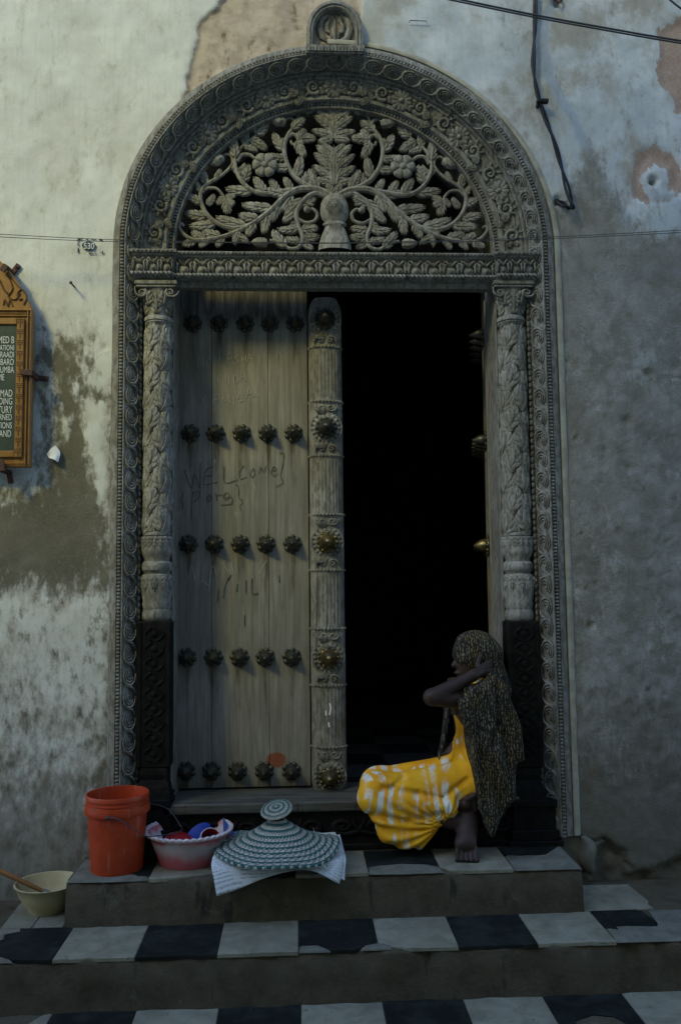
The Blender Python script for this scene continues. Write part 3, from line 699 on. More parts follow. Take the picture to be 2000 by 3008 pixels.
# ------------------------------------------------------------------ fanlight fretwork
PM = M['pale']
for k_ in ('leaf', 'leaf_s', 'leaf_n', 'flower', 'scroll'): ME['p_' + k_] = ME[k_].copy(); ME['p_' + k_].materials.clear(); ME['p_' + k_].materials.append(PM)
fan = empty('fanlight', (CX, 4.08, ZS), parent=door)
YG = 4.085
mb = MB(); pts = [(CX + .80 * math.cos(PI * i / 60), 4.30, ZS - .02 + EL * .80 * math.sin(PI * i / 60)) for i in range(61)]
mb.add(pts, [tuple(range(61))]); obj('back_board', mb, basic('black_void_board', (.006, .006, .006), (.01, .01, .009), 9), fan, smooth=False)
def G(x, y): p = P(480 + x * .6505, 280 + y * .6505, YG); return np.array([p[0], p[2]])
def mir(p): return np.array([2 * CX - p[0], p[1]])
AX = G(775, 450)[0]
def gl(pts): return [G(*p) + np.array([CX - AX, 0]) for p in pts]
STEMS = [ # control points on the left half, start radius, end radius
 ([(768, 455), (720, 436), (650, 408), (600, 372), (562, 310), (550, 240), (566, 182), (598, 140), (612, 100), (630, 62)], 13, 5),
 ([(566, 190), (590, 178), (612, 196), (606, 222), (586, 222), (580, 206)], 8, 5),
 ([(600, 135), (592, 114), (572, 106), (552, 114)], 7, 5),
 ([(765, 458), (700, 428), (620, 425), (555, 458), (500, 512), (440, 560), (365, 605), (275, 640), (170, 656), (112, 640), (78, 602), (84, 580), (98, 590)], 15, 5),
 ([(640, 423), (560, 434), (470, 446), (410, 434), (360, 392), (332, 335), (332, 280), (366, 228), (425, 180), (470, 128)], 12, 4),
 ([(338, 300), (360, 272), (395, 272), (425, 296), (440, 312)], 8, 6),
 ([(400, 588), (320, 602), (245, 578), (192, 525), (172, 455), (196, 408), (255, 372), (300, 335), (322, 290), (312, 240), (302, 220)], 11, 4),
 ([(318, 305), (312, 278), (290, 268), (270, 278)], 6, 5),
 ([(180, 440), (205, 422), (245, 424), (270, 448), (282, 470)], 7, 5),
 ([(745, 460), (690, 445), (640, 475), (606, 528), (612, 590), (632, 640), (618, 685), (575, 694), (535, 668), (485, 655)], 12, 6),
 ([(612, 560), (650, 578), (690, 566), (698, 535), (676, 515), (655, 522)], 8, 6),
 ([(775, 60), (700, 52), (668, 88), (650, 82), (655, 62)], 7, 4)]
LEAVES = [ # base, tip, bend sign, kind (left half)
 ((640, 405), (690, 330), 0, 0), ((700, 432), (650, 345), 1, 0), ((600, 376), (612, 268), 1, 0), ((572, 330), (490, 322), -1, 0), ((556, 285), (470, 262), -1, 1), ((552, 250), (505, 160), -1, 0), ((562, 200), (492, 205), -1, 1), ((584, 160), (655, 110), -1, 0), ((606, 205), (650, 290), 1, 0), ((610, 200), (702, 205), -1, 0), ((612, 195), (650, 150), 0, 0),
 ((560, 455), (452, 445), 1, 0), ((520, 440), (480, 375), 1, 0), ((460, 448), (405, 368), 1, 0), ((580, 432), (545, 368), 1, 0), ((410, 432), (275, 405), -1, 0), ((360, 392), (385, 300), 1, 0), ((340, 345), (375, 300), 1, 1), ((333, 290), (335, 190), -1, 0), ((366, 226), (372, 155), 1, 0), ((395, 200), (475, 260), -1, 0), ((425, 180), (475, 112), 0, 0), ((366, 232), (440, 262), -1, 1),
 ((500, 510), (350, 470), -1, 0), ((540, 470), (505, 590), 1, 0), ((480, 530), (468, 640), 1, 0), ((440, 560), (340, 530), -1, 0), ((590, 450), (545, 540), 1, 0), ((420, 575), (385, 650), 1, 0), ((385, 592), (240, 520), -1, 0), ((330, 622), (268, 560), 1, 0), ((270, 640), (175, 600), -1, 0), ((200, 655), (128, 605), -1, 0), ((350, 612), (330, 690), 1, 1), ((280, 640), (245, 695), 1, 0), ((210, 655), (165, 695), 1, 0), ((150, 655), (80, 672), -1, 0), ((310, 635), (400, 680), -1, 1),
 ((245, 578), (110, 575), -1, 0), ((205, 545), (90, 520), -1, 0), ((180, 490), (105, 460), 1, 0), ((172, 440), (145, 390), 1, 0), ((198, 405), (192, 335), -1, 0), ((240, 382), (262, 330), 1, 0), ((200, 500), (235, 445), 1, 0), ((285, 470), (295, 545), 0, 0), ((278, 462), (245, 500), 0, 1), ((285, 465), (335, 450), 0, 1), ((282, 468), (330, 500), 0, 1), ((310, 240), (300, 205), 0, 1), ((320, 320), (365, 370), 1, 1),
 ((640, 470), (560, 570), 1, 0), ((606, 530), (540, 580), 1, 0), ((620, 500), (700, 460), -1, 0), ((615, 600), (505, 600), -1, 1), ((625, 610), (712, 600), -1, 0), ((634, 640), (716, 632), 1, 0), ((630, 660), (690, 690), 1, 0), ((612, 575), (570, 640), 1, 0), ((560, 690), (500, 600), -1, 0), ((650, 480), (690, 500), 1, 1), ((625, 655), (540, 640), -1, 1)]
def stem_obj(pl_, r0, r1, mirror):
    q = spline(pl_, 5); k = len(q); sc = .6505 / F_PX * YG
    path = [((mir(p) if mirror else p)) for p in q]
    mb = MB(); mb.tube([(p[0], YG - .004 * math.sin(PI * i / k), p[1]) for i, p in enumerate(path)], [(r0 + (r1 - r0) * (i / (k - 1))) * sc * 1.2 for i in range(k)], 8, 1.25)
    return obj('stem', mb, PM, fan)
def leaf_on(b, e, me, mirror, wid=1., up=.0):
    b = mir(b) if mirror else b; e = mir(e) if mirror else e
    d = e - b; L = np.linalg.norm(d); x = np.array([d[0], 0, d[1]]) / L; z = np.array([0, -1., 0]); y = np.cross(z, x)
    z = nrm(z + .12 * x * random.uniform(-1, 1) + .18 * y * random.uniform(-1, 1)); y = np.cross(z, x)
    return b, x, y, z, L
for mirr in (False, True):
    for pl_, r0, r1 in STEMS[:11]: stem_obj(gl(pl_), r0, r1, mirr)
    for b, e, sg, kd in LEAVES:
        b, e = gl([b, e]); b, x, y, z, L = leaf_on(b, e, None, mirr)
        s_ = (-sg if mirr else sg); me = ME['p_leaf_s'] if sg == 0 else (ME['p_leaf'] if kd == 0 else ME['p_leaf_n'])
        bend = 0 if sg == 0 else (.25 if kd == 0 else .45)
        if s_ == 0: s_ = 1
        rot = -s_ * bend; x2_ = math.cos(rot) * x + math.sin(rot) * y; y2_ = -math.sin(rot) * x + math.cos(rot) * y
        Lx = L * .97; wd = min(max(L, .052), .10) * .92
        inst('leaf', me, frame_m((b[0], YG - .004 + random.uniform(-.006, .004), b[1]), x2_ * Lx, y2_ * wd * s_, z * wd * 1.0), fan)
    for c, r, kind in (((463, 325), 55, 'f'),):
        p = gl([c])[0]; p = mir(p) if mirr else p; sc = .6505 / F_PX * YG
        inst('flower', ME['p_flower'], frame_m((p[0], YG - .022, p[1]), np.array((1., 0, 0)) * r * sc, np.array((0, 0, 1.)) * r * sc, np.array((0, -1., 0)) * r * sc), fan)
    for c, dr in (((525, 122), (-1, -.1)), ((248, 300), (-.75, .6)), ((440, 668), (-1, 0)), ((652, 520), (1, .3))):
        p = gl([c])[0]; sc = .6505 / F_PX * YG; rr = (38 if c[0] not in (652,) else 17) * sc; dv = np.array([dr[0], -dr[1]])
        if mirr: p = mir(p); dv[0] *= -1
        mb = MB(); prof = [(0, -.9), (.45, -.85), (.62, -.55), (.60, -.15), (.66, -.1), (.62, 0), (.55, .4), (.32, .8), (.06, 1.02), (0, 1.05)] if rr > .02 else [(0, -1), (.7, -.7), (1, 0), (.7, .7), (0, 1)]
        mb.lathe(prof, 14, mod=(lambda r, z, a: (r * (1 + .07 * math.cos(6 * a + z * 14)), z)) if rr > .02 else None)
        zz = nrm((dv[0], -.15, dv[1])); xx = nrm(np.cross(zz, (0, 1, 0))); mb.xf(frame_m((p[0], YG - .008, p[1]), xx * rr, np.cross(zz, xx) * rr, zz * rr))
        obj('bud', mb, PM, fan)
# central palmettes: pairs of side leaves and a crowning leaf
for base, tip, wd in (((775, 415), (775, 225), .075), ((775, 205), (775, 50), .06)):
    b, e = gl([base, tip]); L = np.linalg.norm(e - b)
    inst('leaf', ME['p_leaf_s'], frame_m((CX, YG - .012, b[1]), np.array((0, 0, 1.)) * L, np.array((1., 0, 0)) * wd, np.array((0, -1., 0)) * wd * 1.3), fan)
for mirr in (False, True):
    for b, e in (((770, 410), (688, 385)), ((770, 385), (672, 330)), ((770, 350), (675, 275)), ((772, 310), (690, 232)), ((772, 275), (722, 226)), ((772, 200), (700, 215)), ((772, 190), (672, 165)), ((772, 165), (680, 105)), ((772, 135), (690, 75)), ((775, 105), (730, 48)), ((765, 452), (745, 400))):
        b, e = gl([b, e]); b, x, y, z, L = leaf_on(b, e, None, mirr); s_ = 1 if mirr else -1
        rot = s_ * .2; x2_ = math.cos(rot) * x + math.sin(rot) * y; y2_ = -math.sin(rot) * x + math.cos(rot) * y
        inst('leaf', ME['p_leaf'], frame_m((b[0], YG - .010, b[1]), x2_ * L * 1.05, -y2_ * .075 * s_, z * .09), fan)
    for c in ((655, 72),):
        p = gl([c])[0]; p = mir(p) if mirr else p
        inst('scroll', ME['p_scroll'], frame_m((p[0], YG - .006, p[1]), np.array((1. if mirr else -1., 0, 0)) * -.030, np.array((0, 0, 1.)) * .030, np.array((0, -1., 0)) * .05), fan)
# vase in the middle
p0 = gl([(775, 705), (775, 600), (775, 450)]); mb = MB(); sc = .6505 / F_PX * YG
prof = [(75, 705), (76, 692), (72, 670), (58, 630), (44, 598), (54, 592), (54, 584), (46, 578), (58, 562), (65, 545), (67, 520), (63, 495), (52, 472), (38, 454), (16, 446), (0, 444)]
zz = lambda y: gl([(775, y)])[0][1]
mb.lathe([(r * sc, zz(y)) for r, y in prof], 28, c=(CX, YG - .006, 0), a0=PI, a1=2 * PI)
for i, v in enumerate(mb.v): mb.v[i] = (v[0], YG - .006 + (v[1] - YG + .006) * .55, v[2])
vase = obj('vase', mb, PM, fan)
c = gl([(775, 520)])[0]; mb = MB()
for k in range(24):
    a = 2 * PI * k / 24; mb.tube([(CX + r * math.cos(a), YG - .009 - .042 * math.sqrt(1 - (r / .076) ** 2), c[1] + r * math.sin(a)) for r in (.010, .024, .044)], [.0028, .0036, .0022], 4)
mb.ball((CX, YG - .049, c[1]), .007, 8, 5)
obj('carved_rays', mb, PM, fan, kind='stuff')
mb = MB()
for k in range(-3, 4):
    mb.tube([(CX + k * .0085 * (1 + .6 * t_), YG - .040 + abs(k) * .003, zz(590 + 105 * t_)) for t_ in (0, .3, .6, 1)], .0032, 4)
obj('carved_flutes', mb, PM, fan, kind='stuff')

# ------------------------------------------------------------------ lintel
lin = empty('lintel', (CX, 3.95, 3.03), parent=door)
zt = lambda y: P(1000, y, 3.93)[2]
def lint_block(x0, x1, yf, zo=0, fl=0.):
    mb = MB()   # front profile, swept along X
    prof = [(4.02, zt(838)), (yf + .035, zt(836)), (yf + .03, zt(822)), (yf + .012, zt(819)), (yf + .003, zt(812)), (yf + .006, zt(804)), (yf + .022, zt(801)), (yf + .022, zt(760)), (yf + .006, zt(752)), (yf + .004, zt(748)), (yf - .003, zt(746)), (yf - .003, zt(738)), (yf + .004, zt(736)), (4.06, zt(735))]
    n = 2; pts = []
    for i, x in enumerate((x0, x1)):
        for k, (y, z) in enumerate(prof):
            xx = x + (fl * (1 if i else -1) if k >= 9 else 0); pts.append((xx, y, z))
    o = mb.grid(pts, 2, len(prof)); mb.f.append(tuple(o + k for k in range(len(prof)))); mb.f.append(tuple(o + len(prof) + k for k in reversed(range(len(prof)))))
    return mb
mb = lint_block(CX - .76, CX + .76, 3.945); beam = obj('beam', mb, FM, lin, smooth=False)
mb = lint_block(CX - .955, CX - .762, 3.92, fl=.012); obj('end_block', mb, FM, lin, smooth=False)
mb = lint_block(CX + .762, CX + .955, 3.92, fl=.012); obj('end_block', mb, FM, lin, smooth=False)
# one motif: a seed oval in two upswept fronds
mb = MB(); mb.lathe([(.27, -.05), (.30, .02), (.26, .08), (.20, .06), (.16, .10), (.12, .16), (0, .18)], 14); mb.xf(Matrix.Translation((0, -.22, 0)) @ Matrix.Diagonal((1, 1.1, 1, 1)))
for sg in (-1, 1):
    mb.tube([(sg * .06, .10, .06), (sg * .13, .25, .10), (sg * .28, .42, .12), (sg * .44, .47, .06)], [.05, .07, .08, .03], 6, 1.2, up=(0, 0, 1))
    mb.tube([(sg * .36, -.46, .04), (sg * .42, -.15, .10), (sg * .36, .15, .12), (sg * .46, .36, .10)], [.05, .08, .07, .04], 6, 1.2, up=(0, 0, 1))
    mb.tube([(sg * .49, -.46, .03), (sg * .49, -.1, .06), (sg * .49, .3, .06)], [.04, .05, .03], 5, 1, up=(0, 0, 1))
    mb.tube([(sg * .20, .16, .05), (sg * .30, .24, .09), (sg * .40, .22, .05)], [.03, .05, .02], 5, 1, up=(0, 0, 1))
mb.tube([(0, .02, .05), (0, .2, .08), (0, .44, .05)], [.03, .02, .02], 5, 1, up=(0, 0, 1))
ME['seed'] = mb.mesh('seed_motif', FM)
hz = zt(758) - zt(802); zc = (zt(758) + zt(802)) / 2
for i in range(18):
    x = CX - .76 + 1.52 * (i + .5) / 18; inst('seed_motif', ME['seed'], frame_m((x, 3.965, zc), np.array((1., 0, 0)) * .0835, np.array((0, 0, 1.)) * hz, np.array((0, -1., 0)) * .085), lin)
for sg in (-1, 1):
    for i in range(3):
        x = CX + sg * (.762 + .193 * (i + .5) / 3); inst('seed_motif', ME['seed'], frame_m((x, 3.940, zc), np.array((1., 0, 0)) * .064, np.array((0, 0, 1.)) * hz, np.array((0, -1., 0)) * .085), lin)
mb = MB()   # twisted rope roll under the motifs and the pearl line above
for x0, x1, yf in ((CX - .765, CX + .765, 3.948), (CX - .957, CX - .763, 3.923), (CX + .763, CX + .957, 3.923)):
    n = int((x1 - x0) / .0185)
    for i in range(n):
        x = x0 + (x1 - x0) * (i + .5) / n
        mb.tube([(x - .011, yf - .001, zt(803)), (x, yf - .008, zt(809)), (x + .009, yf + .001, zt(816))], [.006, .009, .006], 6)
        mb.ball((x, yf - .006, zt(742)), .0075, 6, 4, (1.1, .8, .75))
obj('rope_roll', mb, FM, lin, kind='stuff')

# ------------------------------------------------------------------ pilasters
def bent(top, n, m, R, drop=0.):
    """wrap a leaf on a cylinder of radius R about Z: leaf X -> up, Y -> around, Z -> out"""
    return [((R + z) * math.sin(y / R), -(R + z) * math.cos(y / R), x) for x, y, z in top]
RS = .060
def bent_leaf(L, W, nl, bend, R, h, g, curl=0., flip=1, deep=.42):
    top, n, m, d = leaf_pts(L=L, W=W, nl=nl, bend=bend, h=h, g=g, curl=curl, n=20, m=7, depth=0, deep=deep)
    top = [(x, y * flip, z) for x, y, z in top]; mb = MB(); mb.grid(bent(top, n, m, R), n, m); return mb
def vine_unit(flip):
    """one tier of climbing acanthus wrapped round the shaft: a big leaf curling over, a small one answering it, a running stem"""
    mb = MB(); R = RS - .004
    for (y0, z0, L, W, b, rot) in ((-.014, -.052, .118, .34, 1.0, -.65), (.016, -.040, .070, .30, -1.1, .75)):
        q = fleaf(b * flip, W, h=.15, depth=.02); cr, sr = math.cos(rot * flip), math.sin(rot * flip)
        top = [(x * L, y * L, max(z, -.02) * L * .95) for x, y, z in q.v]
        top = [(x * cr - y * sr + z0, x * sr + y * cr + y0 * flip, z + .001) for x, y, z in top]
        mb.add(bent(top, 0, 0, R), q.f)
    p = [(z, .016 * flip * math.sin((z + .06) * 26)) for z in np.linspace(-.065, .065, 10)]
    mb.tube([((R + .004) * math.sin(y / R), -(R + .004) * math.cos(y / R), z) for z, y in p], .0045, 5)
    return mb
ME['vine'] = [vine_unit(1).mesh('acanthus_sprig', M['pale']), vine_unit(-1).mesh('acanthus_sprig', M['pale'])]
def bent_f(L, W, R, curl, h=.16, flip=1):
    q = fleaf(0., W, h=h, depth=.02, pairs=((.05, .36, 1.0), (.26, .42, .8), (.48, .36, .6))); mb = MB()
    mb.add(bent([(x * L, y * L * .8, max(z, -.02) * L + curl * x * x) for x, y, z in q.v], 0, 0, R), q.f); return mb
ME['cap_leaf'] = bent_f(.092, .34, .053, .022).mesh('capital_leaf', M['pale'])
ME['bulb_leaf'] = bent_f(.064, .32, .064, .0, .14).mesh('bulb_leaf', M['pale'])
for xc, side_ in ((CX - .845, -1), (CX + .845, 1)):
    zp = lambda y: P(456 if side_ < 0 else 1525, y, 3.96)[2]
    YC = 4.015; pil = empty('pilaster', (xc, YC, .45), parent=door)
    def lt(prof, name, mat=M['pale'], n=26, **kw):
        mb = MB(); mb.lathe([(r, zp(y)) for r, y in prof], n, c=(xc, YC, 0), **kw); return obj(name, mb, mat, pil)
    mb = MB()   # abacus
    mb.box(xc - .098, xc + .098, YC - .088, YC + .03, zp(841), zp(829), .003); mb.box(xc - .092, xc + .092, YC - .082, YC + .03, zp(848), zp(841.5), .002); obj('abacus', mb, FM, pil, smooth=False)
    cap = lt([(.076, 848), (.070, 865), (.060, 890), (.054, 915), (.055, 924)], 'capital')
    for a in (-66, 0, 66): inst('capital_leaf', ME['cap_leaf'], Matrix.Translation((xc, YC, zp(922))) @ Matrix.Rotation(math.radians(a), 4, 'Z'), pil)
    for a in (-33, 33): inst('capital_leaf', ME['cap_leaf'], Matrix.Translation((xc, YC, zp(896))) @ Matrix.Rotation(math.radians(a), 4, 'Z') @ Matrix.Diagonal((1.15, 1.15, .8, 1)), pil)
    for sg in (-1, 1):
        inst('volute', ME['scroll'], frame_m((xc + sg * .066, YC - .068, zp(862)), np.array((sg * .036, -.012, 0)), np.array((0, 0, .04)), np.array((sg * .01, -.05, 0))), pil)
    lt([(.055, 924), (.064, 926), (.068, 932), (.068, 938), (.062, 941), (.066, 944), (.061, 948), (.055, 953)], 'ring', mod=lambda r, z, a: (r + .0015 * math.cos(22 * a), z))
    sh = lt([(.056, 953), (RS - .006, 975), (RS - .006, 1300), (RS - .004, 1560), (.066, 1566), (.066, 1572)], 'shaft')
    y_ = 968; k = 0
    while y_ < 1556:
        z = zp(min(y_ + 28, 1545))
        for q_, a in enumerate((-100, -50, 0, 50, 100)): inst('acanthus_sprig', ME['vine'][(k + q_ % 2) % 2], Matrix.Translation((xc, YC, z + (.018 if q_ % 2 else 0))) @ Matrix.Rotation(math.radians(a + (7 if k % 2 else -7)), 4, 'Z'), pil)
        y_ += 60; k += 1
    bulb = lt([(.060, 1572), (.066, 1590), (.072, 1606), (.074, 1618), (.068, 1628), (.058, 1640), (.057, 1648)], 'bulb')
    for i in range(9): inst('bulb_leaf', ME['bulb_leaf'], Matrix.Translation((xc, YC, zp(1574))) @ Matrix.Rotation(math.radians(-88 + 22 * i), 4, 'Z') @ Matrix.Diagonal((1.06, 1.06, -1, 1)), pil)
    lt([(.060, 1648), (.070, 1654), (.073, 1664), (.070, 1674), (.062, 1679), (.058, 1684)], 'ring', mod=lambda r, z, a: (r + .002 * math.cos(24 * a + z * 60), z))
    cup = lt([(.058, 1684), (.070, 1690), (.073, 1715), (.070, 1750), (.064, 1768), (.068, 1775), (.062, 1790)], 'cup')
    for a in (-70, -35, 0, 35, 70): inst('bulb_leaf', ME['bulb_leaf'], Matrix.Translation((xc, YC, zp(1692))) @ Matrix.Rotation(math.radians(a), 4, 'Z') @ Matrix.Diagonal((1.10, 1.10, -1.1, 1)), pil)
    lt([(.062, 1790), (.067, 1798), (.069, 1808), (.066, 1818), (.058, 1824)], 'ring', mod=lambda r, z, a: (r + .002 * math.cos(24 * a + z * 60), z))
    # dark lower shaft with carved panel, plinth blocks
    mb = MB(); mb.box(xc - .076, xc + .076, YC - .066, YC + .03, zp(2255), zp(1824), .006); dk = obj('lower_shaft', mb, M['darkwood'], pil, smooth=False)
    mb = MB()
    for i in range(9):
        z = zp(1862 + 44 * i)
        for sg in (-1, 1):
            mb.tube([(xc + sg * (.012 + .03 * math.sin(PI * k_ / 7)), YC - .068, z - .03 + .06 * k_ / 7) for k_ in range(8)], .006, 5)
        mb.ball((xc, YC - .068, z), .014, 8, 5, (1, .6, 1))
    mb.box(xc - .070, xc - .058, YC - .071, YC - .05, zp(2250), zp(1830)); mb.box(xc + .058, xc + .070, YC - .071, YC - .05, zp(2250), zp(1830))
    obj('carved_panel', mb, M['darkwood'], pil)
    mb = MB(); mb.lathe([(.11, zp(2345)), (.10, zp(2310)), (.083, zp(2290)), (.088, zp(2275)), (.08, zp(2255))], 4, c=(xc, YC - .005, 0), a0=PI / 4, a1=2 * PI + PI / 4); obj('plinth_moulding', mb, M['darkwood'], pil, smooth=False)
    mb = MB(); xo = side_ * .02
    mb.box(xc - .105 + xo, xc + .105 + xo, YC - .10, YC + .02, zp(2364), zp(2345), .003); mb.box(xc - .098 + xo, xc + .098 + xo, YC - .09, YC + .02, zp(2432), zp(2364), .002); mb.box(xc - .108 + xo, xc + .108 + xo, YC - .105, YC + .02, zp(2462), zp(2432), .004); mb.box(xc - .125 + xo, xc + .125 + xo, YC - .115, YC + .02, Z1 - .002, zp(2462), .003)
    obj('plinth_block', mb, M['darkwood'], pil, smooth=False)

# ------------------------------------------------------------------ threshold beam with carved apron
zs_ = .575
mb = MB(); mb.box(CX - .80, CX + .80, 3.925, 4.30, zs_ - .045, zs_, .006); obj('sill', mb, M['sill'], door, smooth=False)
mb = MB(); mb.box(CX - .80, CX + .80, 3.95, 4.20, Z1 + .012, zs_ - .045); mb.box(CX - .80, CX + .80, 3.928, 4.2, Z1 - .002, Z1 + .022, .003); ap = obj('sill_apron', mb, M['darkwood'], door, smooth=False)
for i in range(11):
    x = CX - .72 + .144 * i
    inst('scroll', ME['scroll'], frame_m((x, 3.948, .46), np.array((.10 * (1 if i % 2 else -1), 0, 0)), np.array((0, 0, .07)), np.array((0, -.08, 0))), ap).data
for o_ in list(ap.children):
    if 'scroll' in o_.name:
        if 'dscroll' not in ME: ME['dscroll'] = ME['scroll'].copy(); ME['dscroll'].materials.clear(); ME['dscroll'].materials.append(M['darkwood'])
        o_.data = ME['dscroll']

# ------------------------------------------------------------------ crest on top of the arch
cc = P(984, 92, 3.92); crest = empty('crest', (cc[0], 3.93, cc[2]), parent=door)
k_ = 3.92 / F_PX; bz = P(984, 150, 3.92)[2]
def carch(r, n=24):
    o = [(cc[0] - r * k_, bz)]; o += [(cc[0] + r * k_ * math.cos(PI - PI * i / n), cc[2] + 1.12 * r * k_ * math.sin(PI - PI * i / n)) for i in range(n + 1)]; o += [(cc[0] + r * k_, bz)]; return o
mb = MB(); pr = [(90, 4.0), (88, 3.915), (78, 3.908), (74, 3.915), (70, 3.912), (66, 3.918), (64, 3.93), (62, 3.97)]
rows = [carch(r) for r, y in pr]; n = len(rows[0])
mb.grid([(rows[k][i][0], pr[k][1], rows[k][i][1]) for i in range(n) for k in range(len(pr))], n, len(pr)); obj('crest_rim', mb, FM, crest, sharp=40)
mb = MB(); mb.add([(x, 3.96, z) for x, z in carch(64)], [tuple(range(n))]); obj('crest_panel', mb, FM, crest, smooth=False)
for sg in (-1, 1):
    q = lambda x, y: (cc[0] + sg * (x - 984) * k_, 3.952, P(984, y, 3.93)[2])
    mb = MB(); mb.tube([q(*p) for p in ((984, 128), (1000, 116), (1022, 104), (1032, 76), (1024, 50), (1004, 38), (1000, 52), (1010, 66), (1008, 84), (998, 88))], [.006, .012, .016, .017, .018, .016, .012, .011, .010, .009], 8, .8); obj('acanthus_scroll', mb, FM, crest)
    for b, e in (((994, 118), (1030, 108)), ((990, 128), (1036, 128)), ((1030, 100), (1042, 80)), ((988, 110), (1000, 88))):
        b3, e3 = np.array(q(*b)), np.array(q(*e)); d = e3 - b3; L = np.linalg.norm(d); x = d / L; z = np.array((0, -1., 0)); y = np.cross(z, x)
        inst('leaf', ME['leaf'], frame_m(b3, x * L, y * .032 * sg, z * .05), crest)
mb = MB(); mb.tube([(cc[0], 3.95, bz), (cc[0], 3.945, bz + .08), (cc[0], 3.95, cc[2] + .10)], [.010, .006, .004], 6); mb.ball((cc[0], 3.94, bz + .02), .016, 10, 6)
obj('midrib', mb, FM, crest)
mb = MB()
for i in range(17):
    x = cc[0] - .128 + .016 * i; mb.box(x - .0055, x + .0055, 3.895, 3.93, P(984, 158, 3.92)[2], P(984, 143, 3.92)[2])
mb.box(cc[0] - .14, cc[0] + .14, 3.903, 3.95, P(984, 160, 3.92)[2] - .004, P(984, 140, 3.92)[2] + .004); obj('dentil_row', mb, FM, crest, smooth=False, kind='stuff')
# ------------------------------------------------------------------ door leaves
YL = 4.20
ROWS = [945, 1270, 1597, 1932, 2268]
SX = [(565, 642, 720, 792, 866), (558, 632, 709, 785.5, 862), (552, 628, 705, 781, 859), (548, 626, 703, 779, 857), (545, 620, 697, 776, 856)]
def stud_meshes():
    mb = MB(); mb.lathe([(.036, -.004), (.036, .006), (.031, .013), (.027, .019)], 20, axis='Y')
    for k in range(8):
        a = 2 * PI * k / 8; mb.ball((.034 * math.cos(a), -.005, .034 * math.sin(a)), .0135, 8, 6, (1, .7, 1))
    me1 = mb.mesh('stud', M['stud'])
    mb = MB(); mb.lathe([(.028, .008), (.030, .018), (.029, .030), (.025, .042), (.018, .054), (.012, .063), (.0085, .071), (.005, .076), (0, .077)], 18, axis='Y')
    return me1, mb.mesh('spike', M['stud'])
ST1, ST2 = stud_meshes()
t = NT('weathered_door_plank'); v = t.pos((1, 1, .05)); g = t.noise(v, 70, 7, .68); big = t.noise(t.pos((1, 1, .5)), 4, 5); fi = t.noise(t.pos((1, 1, .15)), 40, 5)
col = t.mix(t.step(big, .35, .65), (.19, .182, .152), (.26, .252, .218)); col = t.mix(t.val(t.step(fi, .45, .75), 'MULTIPLY', .6), col, (.15, .13, .09)); col = t.mix(t.val(t.step(g, .60, .40), 'MULTIPLY', .6), col, (.14, .125, .095))
sm_ = t.val(t.val(fi, 'SUBTRACT', .5), 'MULTIPLY_ADD', 1.6, t.attr('stain')); col = t.mix(t.val(t.step(sm_, .1, .9), 'MULTIPLY', .9), col, (.04, .034, .022))  # stain attribute: stud drips plus the painted shade under the lintel
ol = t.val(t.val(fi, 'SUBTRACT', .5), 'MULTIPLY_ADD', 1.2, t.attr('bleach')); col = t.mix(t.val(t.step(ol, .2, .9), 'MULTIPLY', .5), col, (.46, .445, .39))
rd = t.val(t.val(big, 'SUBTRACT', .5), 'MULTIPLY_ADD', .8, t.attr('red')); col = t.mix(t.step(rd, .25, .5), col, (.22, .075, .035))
t.bump(g, .45, .004); M['plank'] = t.fin(col, .8)
leaf = empty('door_leaf', (-.2, YL, .58), 'closed left door leaf of weathered planks with brass studs and graffiti', 'door', 'leaves of the double door')
zb, ztp = .585, 3.10
seams = [None, 622, 790, None]
def seamx(k, z):
    # seam x on leaf plane (vertical line)
    return {0: CX - .770, 1: P(622, 1700, YL)[0], 2: P(790, 1700, YL)[0], 3: P(902, 1700, YL)[0] + .01}[k]
studs = [[P(x, y, YL - .03) for x in SX[r]] for r, y in enumerate(ROWS)]
for k in range(3):
    x0, x1 = seamx(k, 0) + .0015, seamx(k + 1, 0) - .0015; nx = int((x1 - x0) / .009) + 2; nz = 230; mb = MB(); pts = []; stn_shade = []; blc = []; red = []
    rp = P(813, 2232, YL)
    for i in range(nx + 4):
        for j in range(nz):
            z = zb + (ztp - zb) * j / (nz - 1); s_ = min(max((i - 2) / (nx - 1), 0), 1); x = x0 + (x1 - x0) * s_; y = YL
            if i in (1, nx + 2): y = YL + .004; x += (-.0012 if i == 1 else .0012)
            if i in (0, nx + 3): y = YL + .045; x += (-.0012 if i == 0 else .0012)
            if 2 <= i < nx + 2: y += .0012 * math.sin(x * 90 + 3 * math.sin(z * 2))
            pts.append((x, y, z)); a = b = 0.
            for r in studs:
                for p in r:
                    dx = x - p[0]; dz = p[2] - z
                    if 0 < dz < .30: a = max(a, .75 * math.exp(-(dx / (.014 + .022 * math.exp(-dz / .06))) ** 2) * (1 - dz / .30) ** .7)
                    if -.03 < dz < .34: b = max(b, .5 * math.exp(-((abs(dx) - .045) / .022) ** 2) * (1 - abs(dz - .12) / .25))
            a = max(a, .62 * min(max((z - 2.80) / .10, 0), 1)); a = max(a, .5 * min(max((.66 - z) / .06, 0), 1))  # lintel shade put into the stain mask at plank tops; feet darker too
            stn_shade.append(a); blc.append(max(b, .5 * math.exp(-((x + .22) / .22) ** 2 - ((z - 2.55) / .22) ** 2)))
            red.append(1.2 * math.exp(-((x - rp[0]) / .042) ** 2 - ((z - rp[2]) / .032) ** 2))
    mb.grid(pts, nx + 4, nz); mb.a = dict(stain=stn_shade, bleach=blc, red=red)
    mb2 = mb; o_ = obj('plank', mb2, M['plank'], leaf, sharp=60)
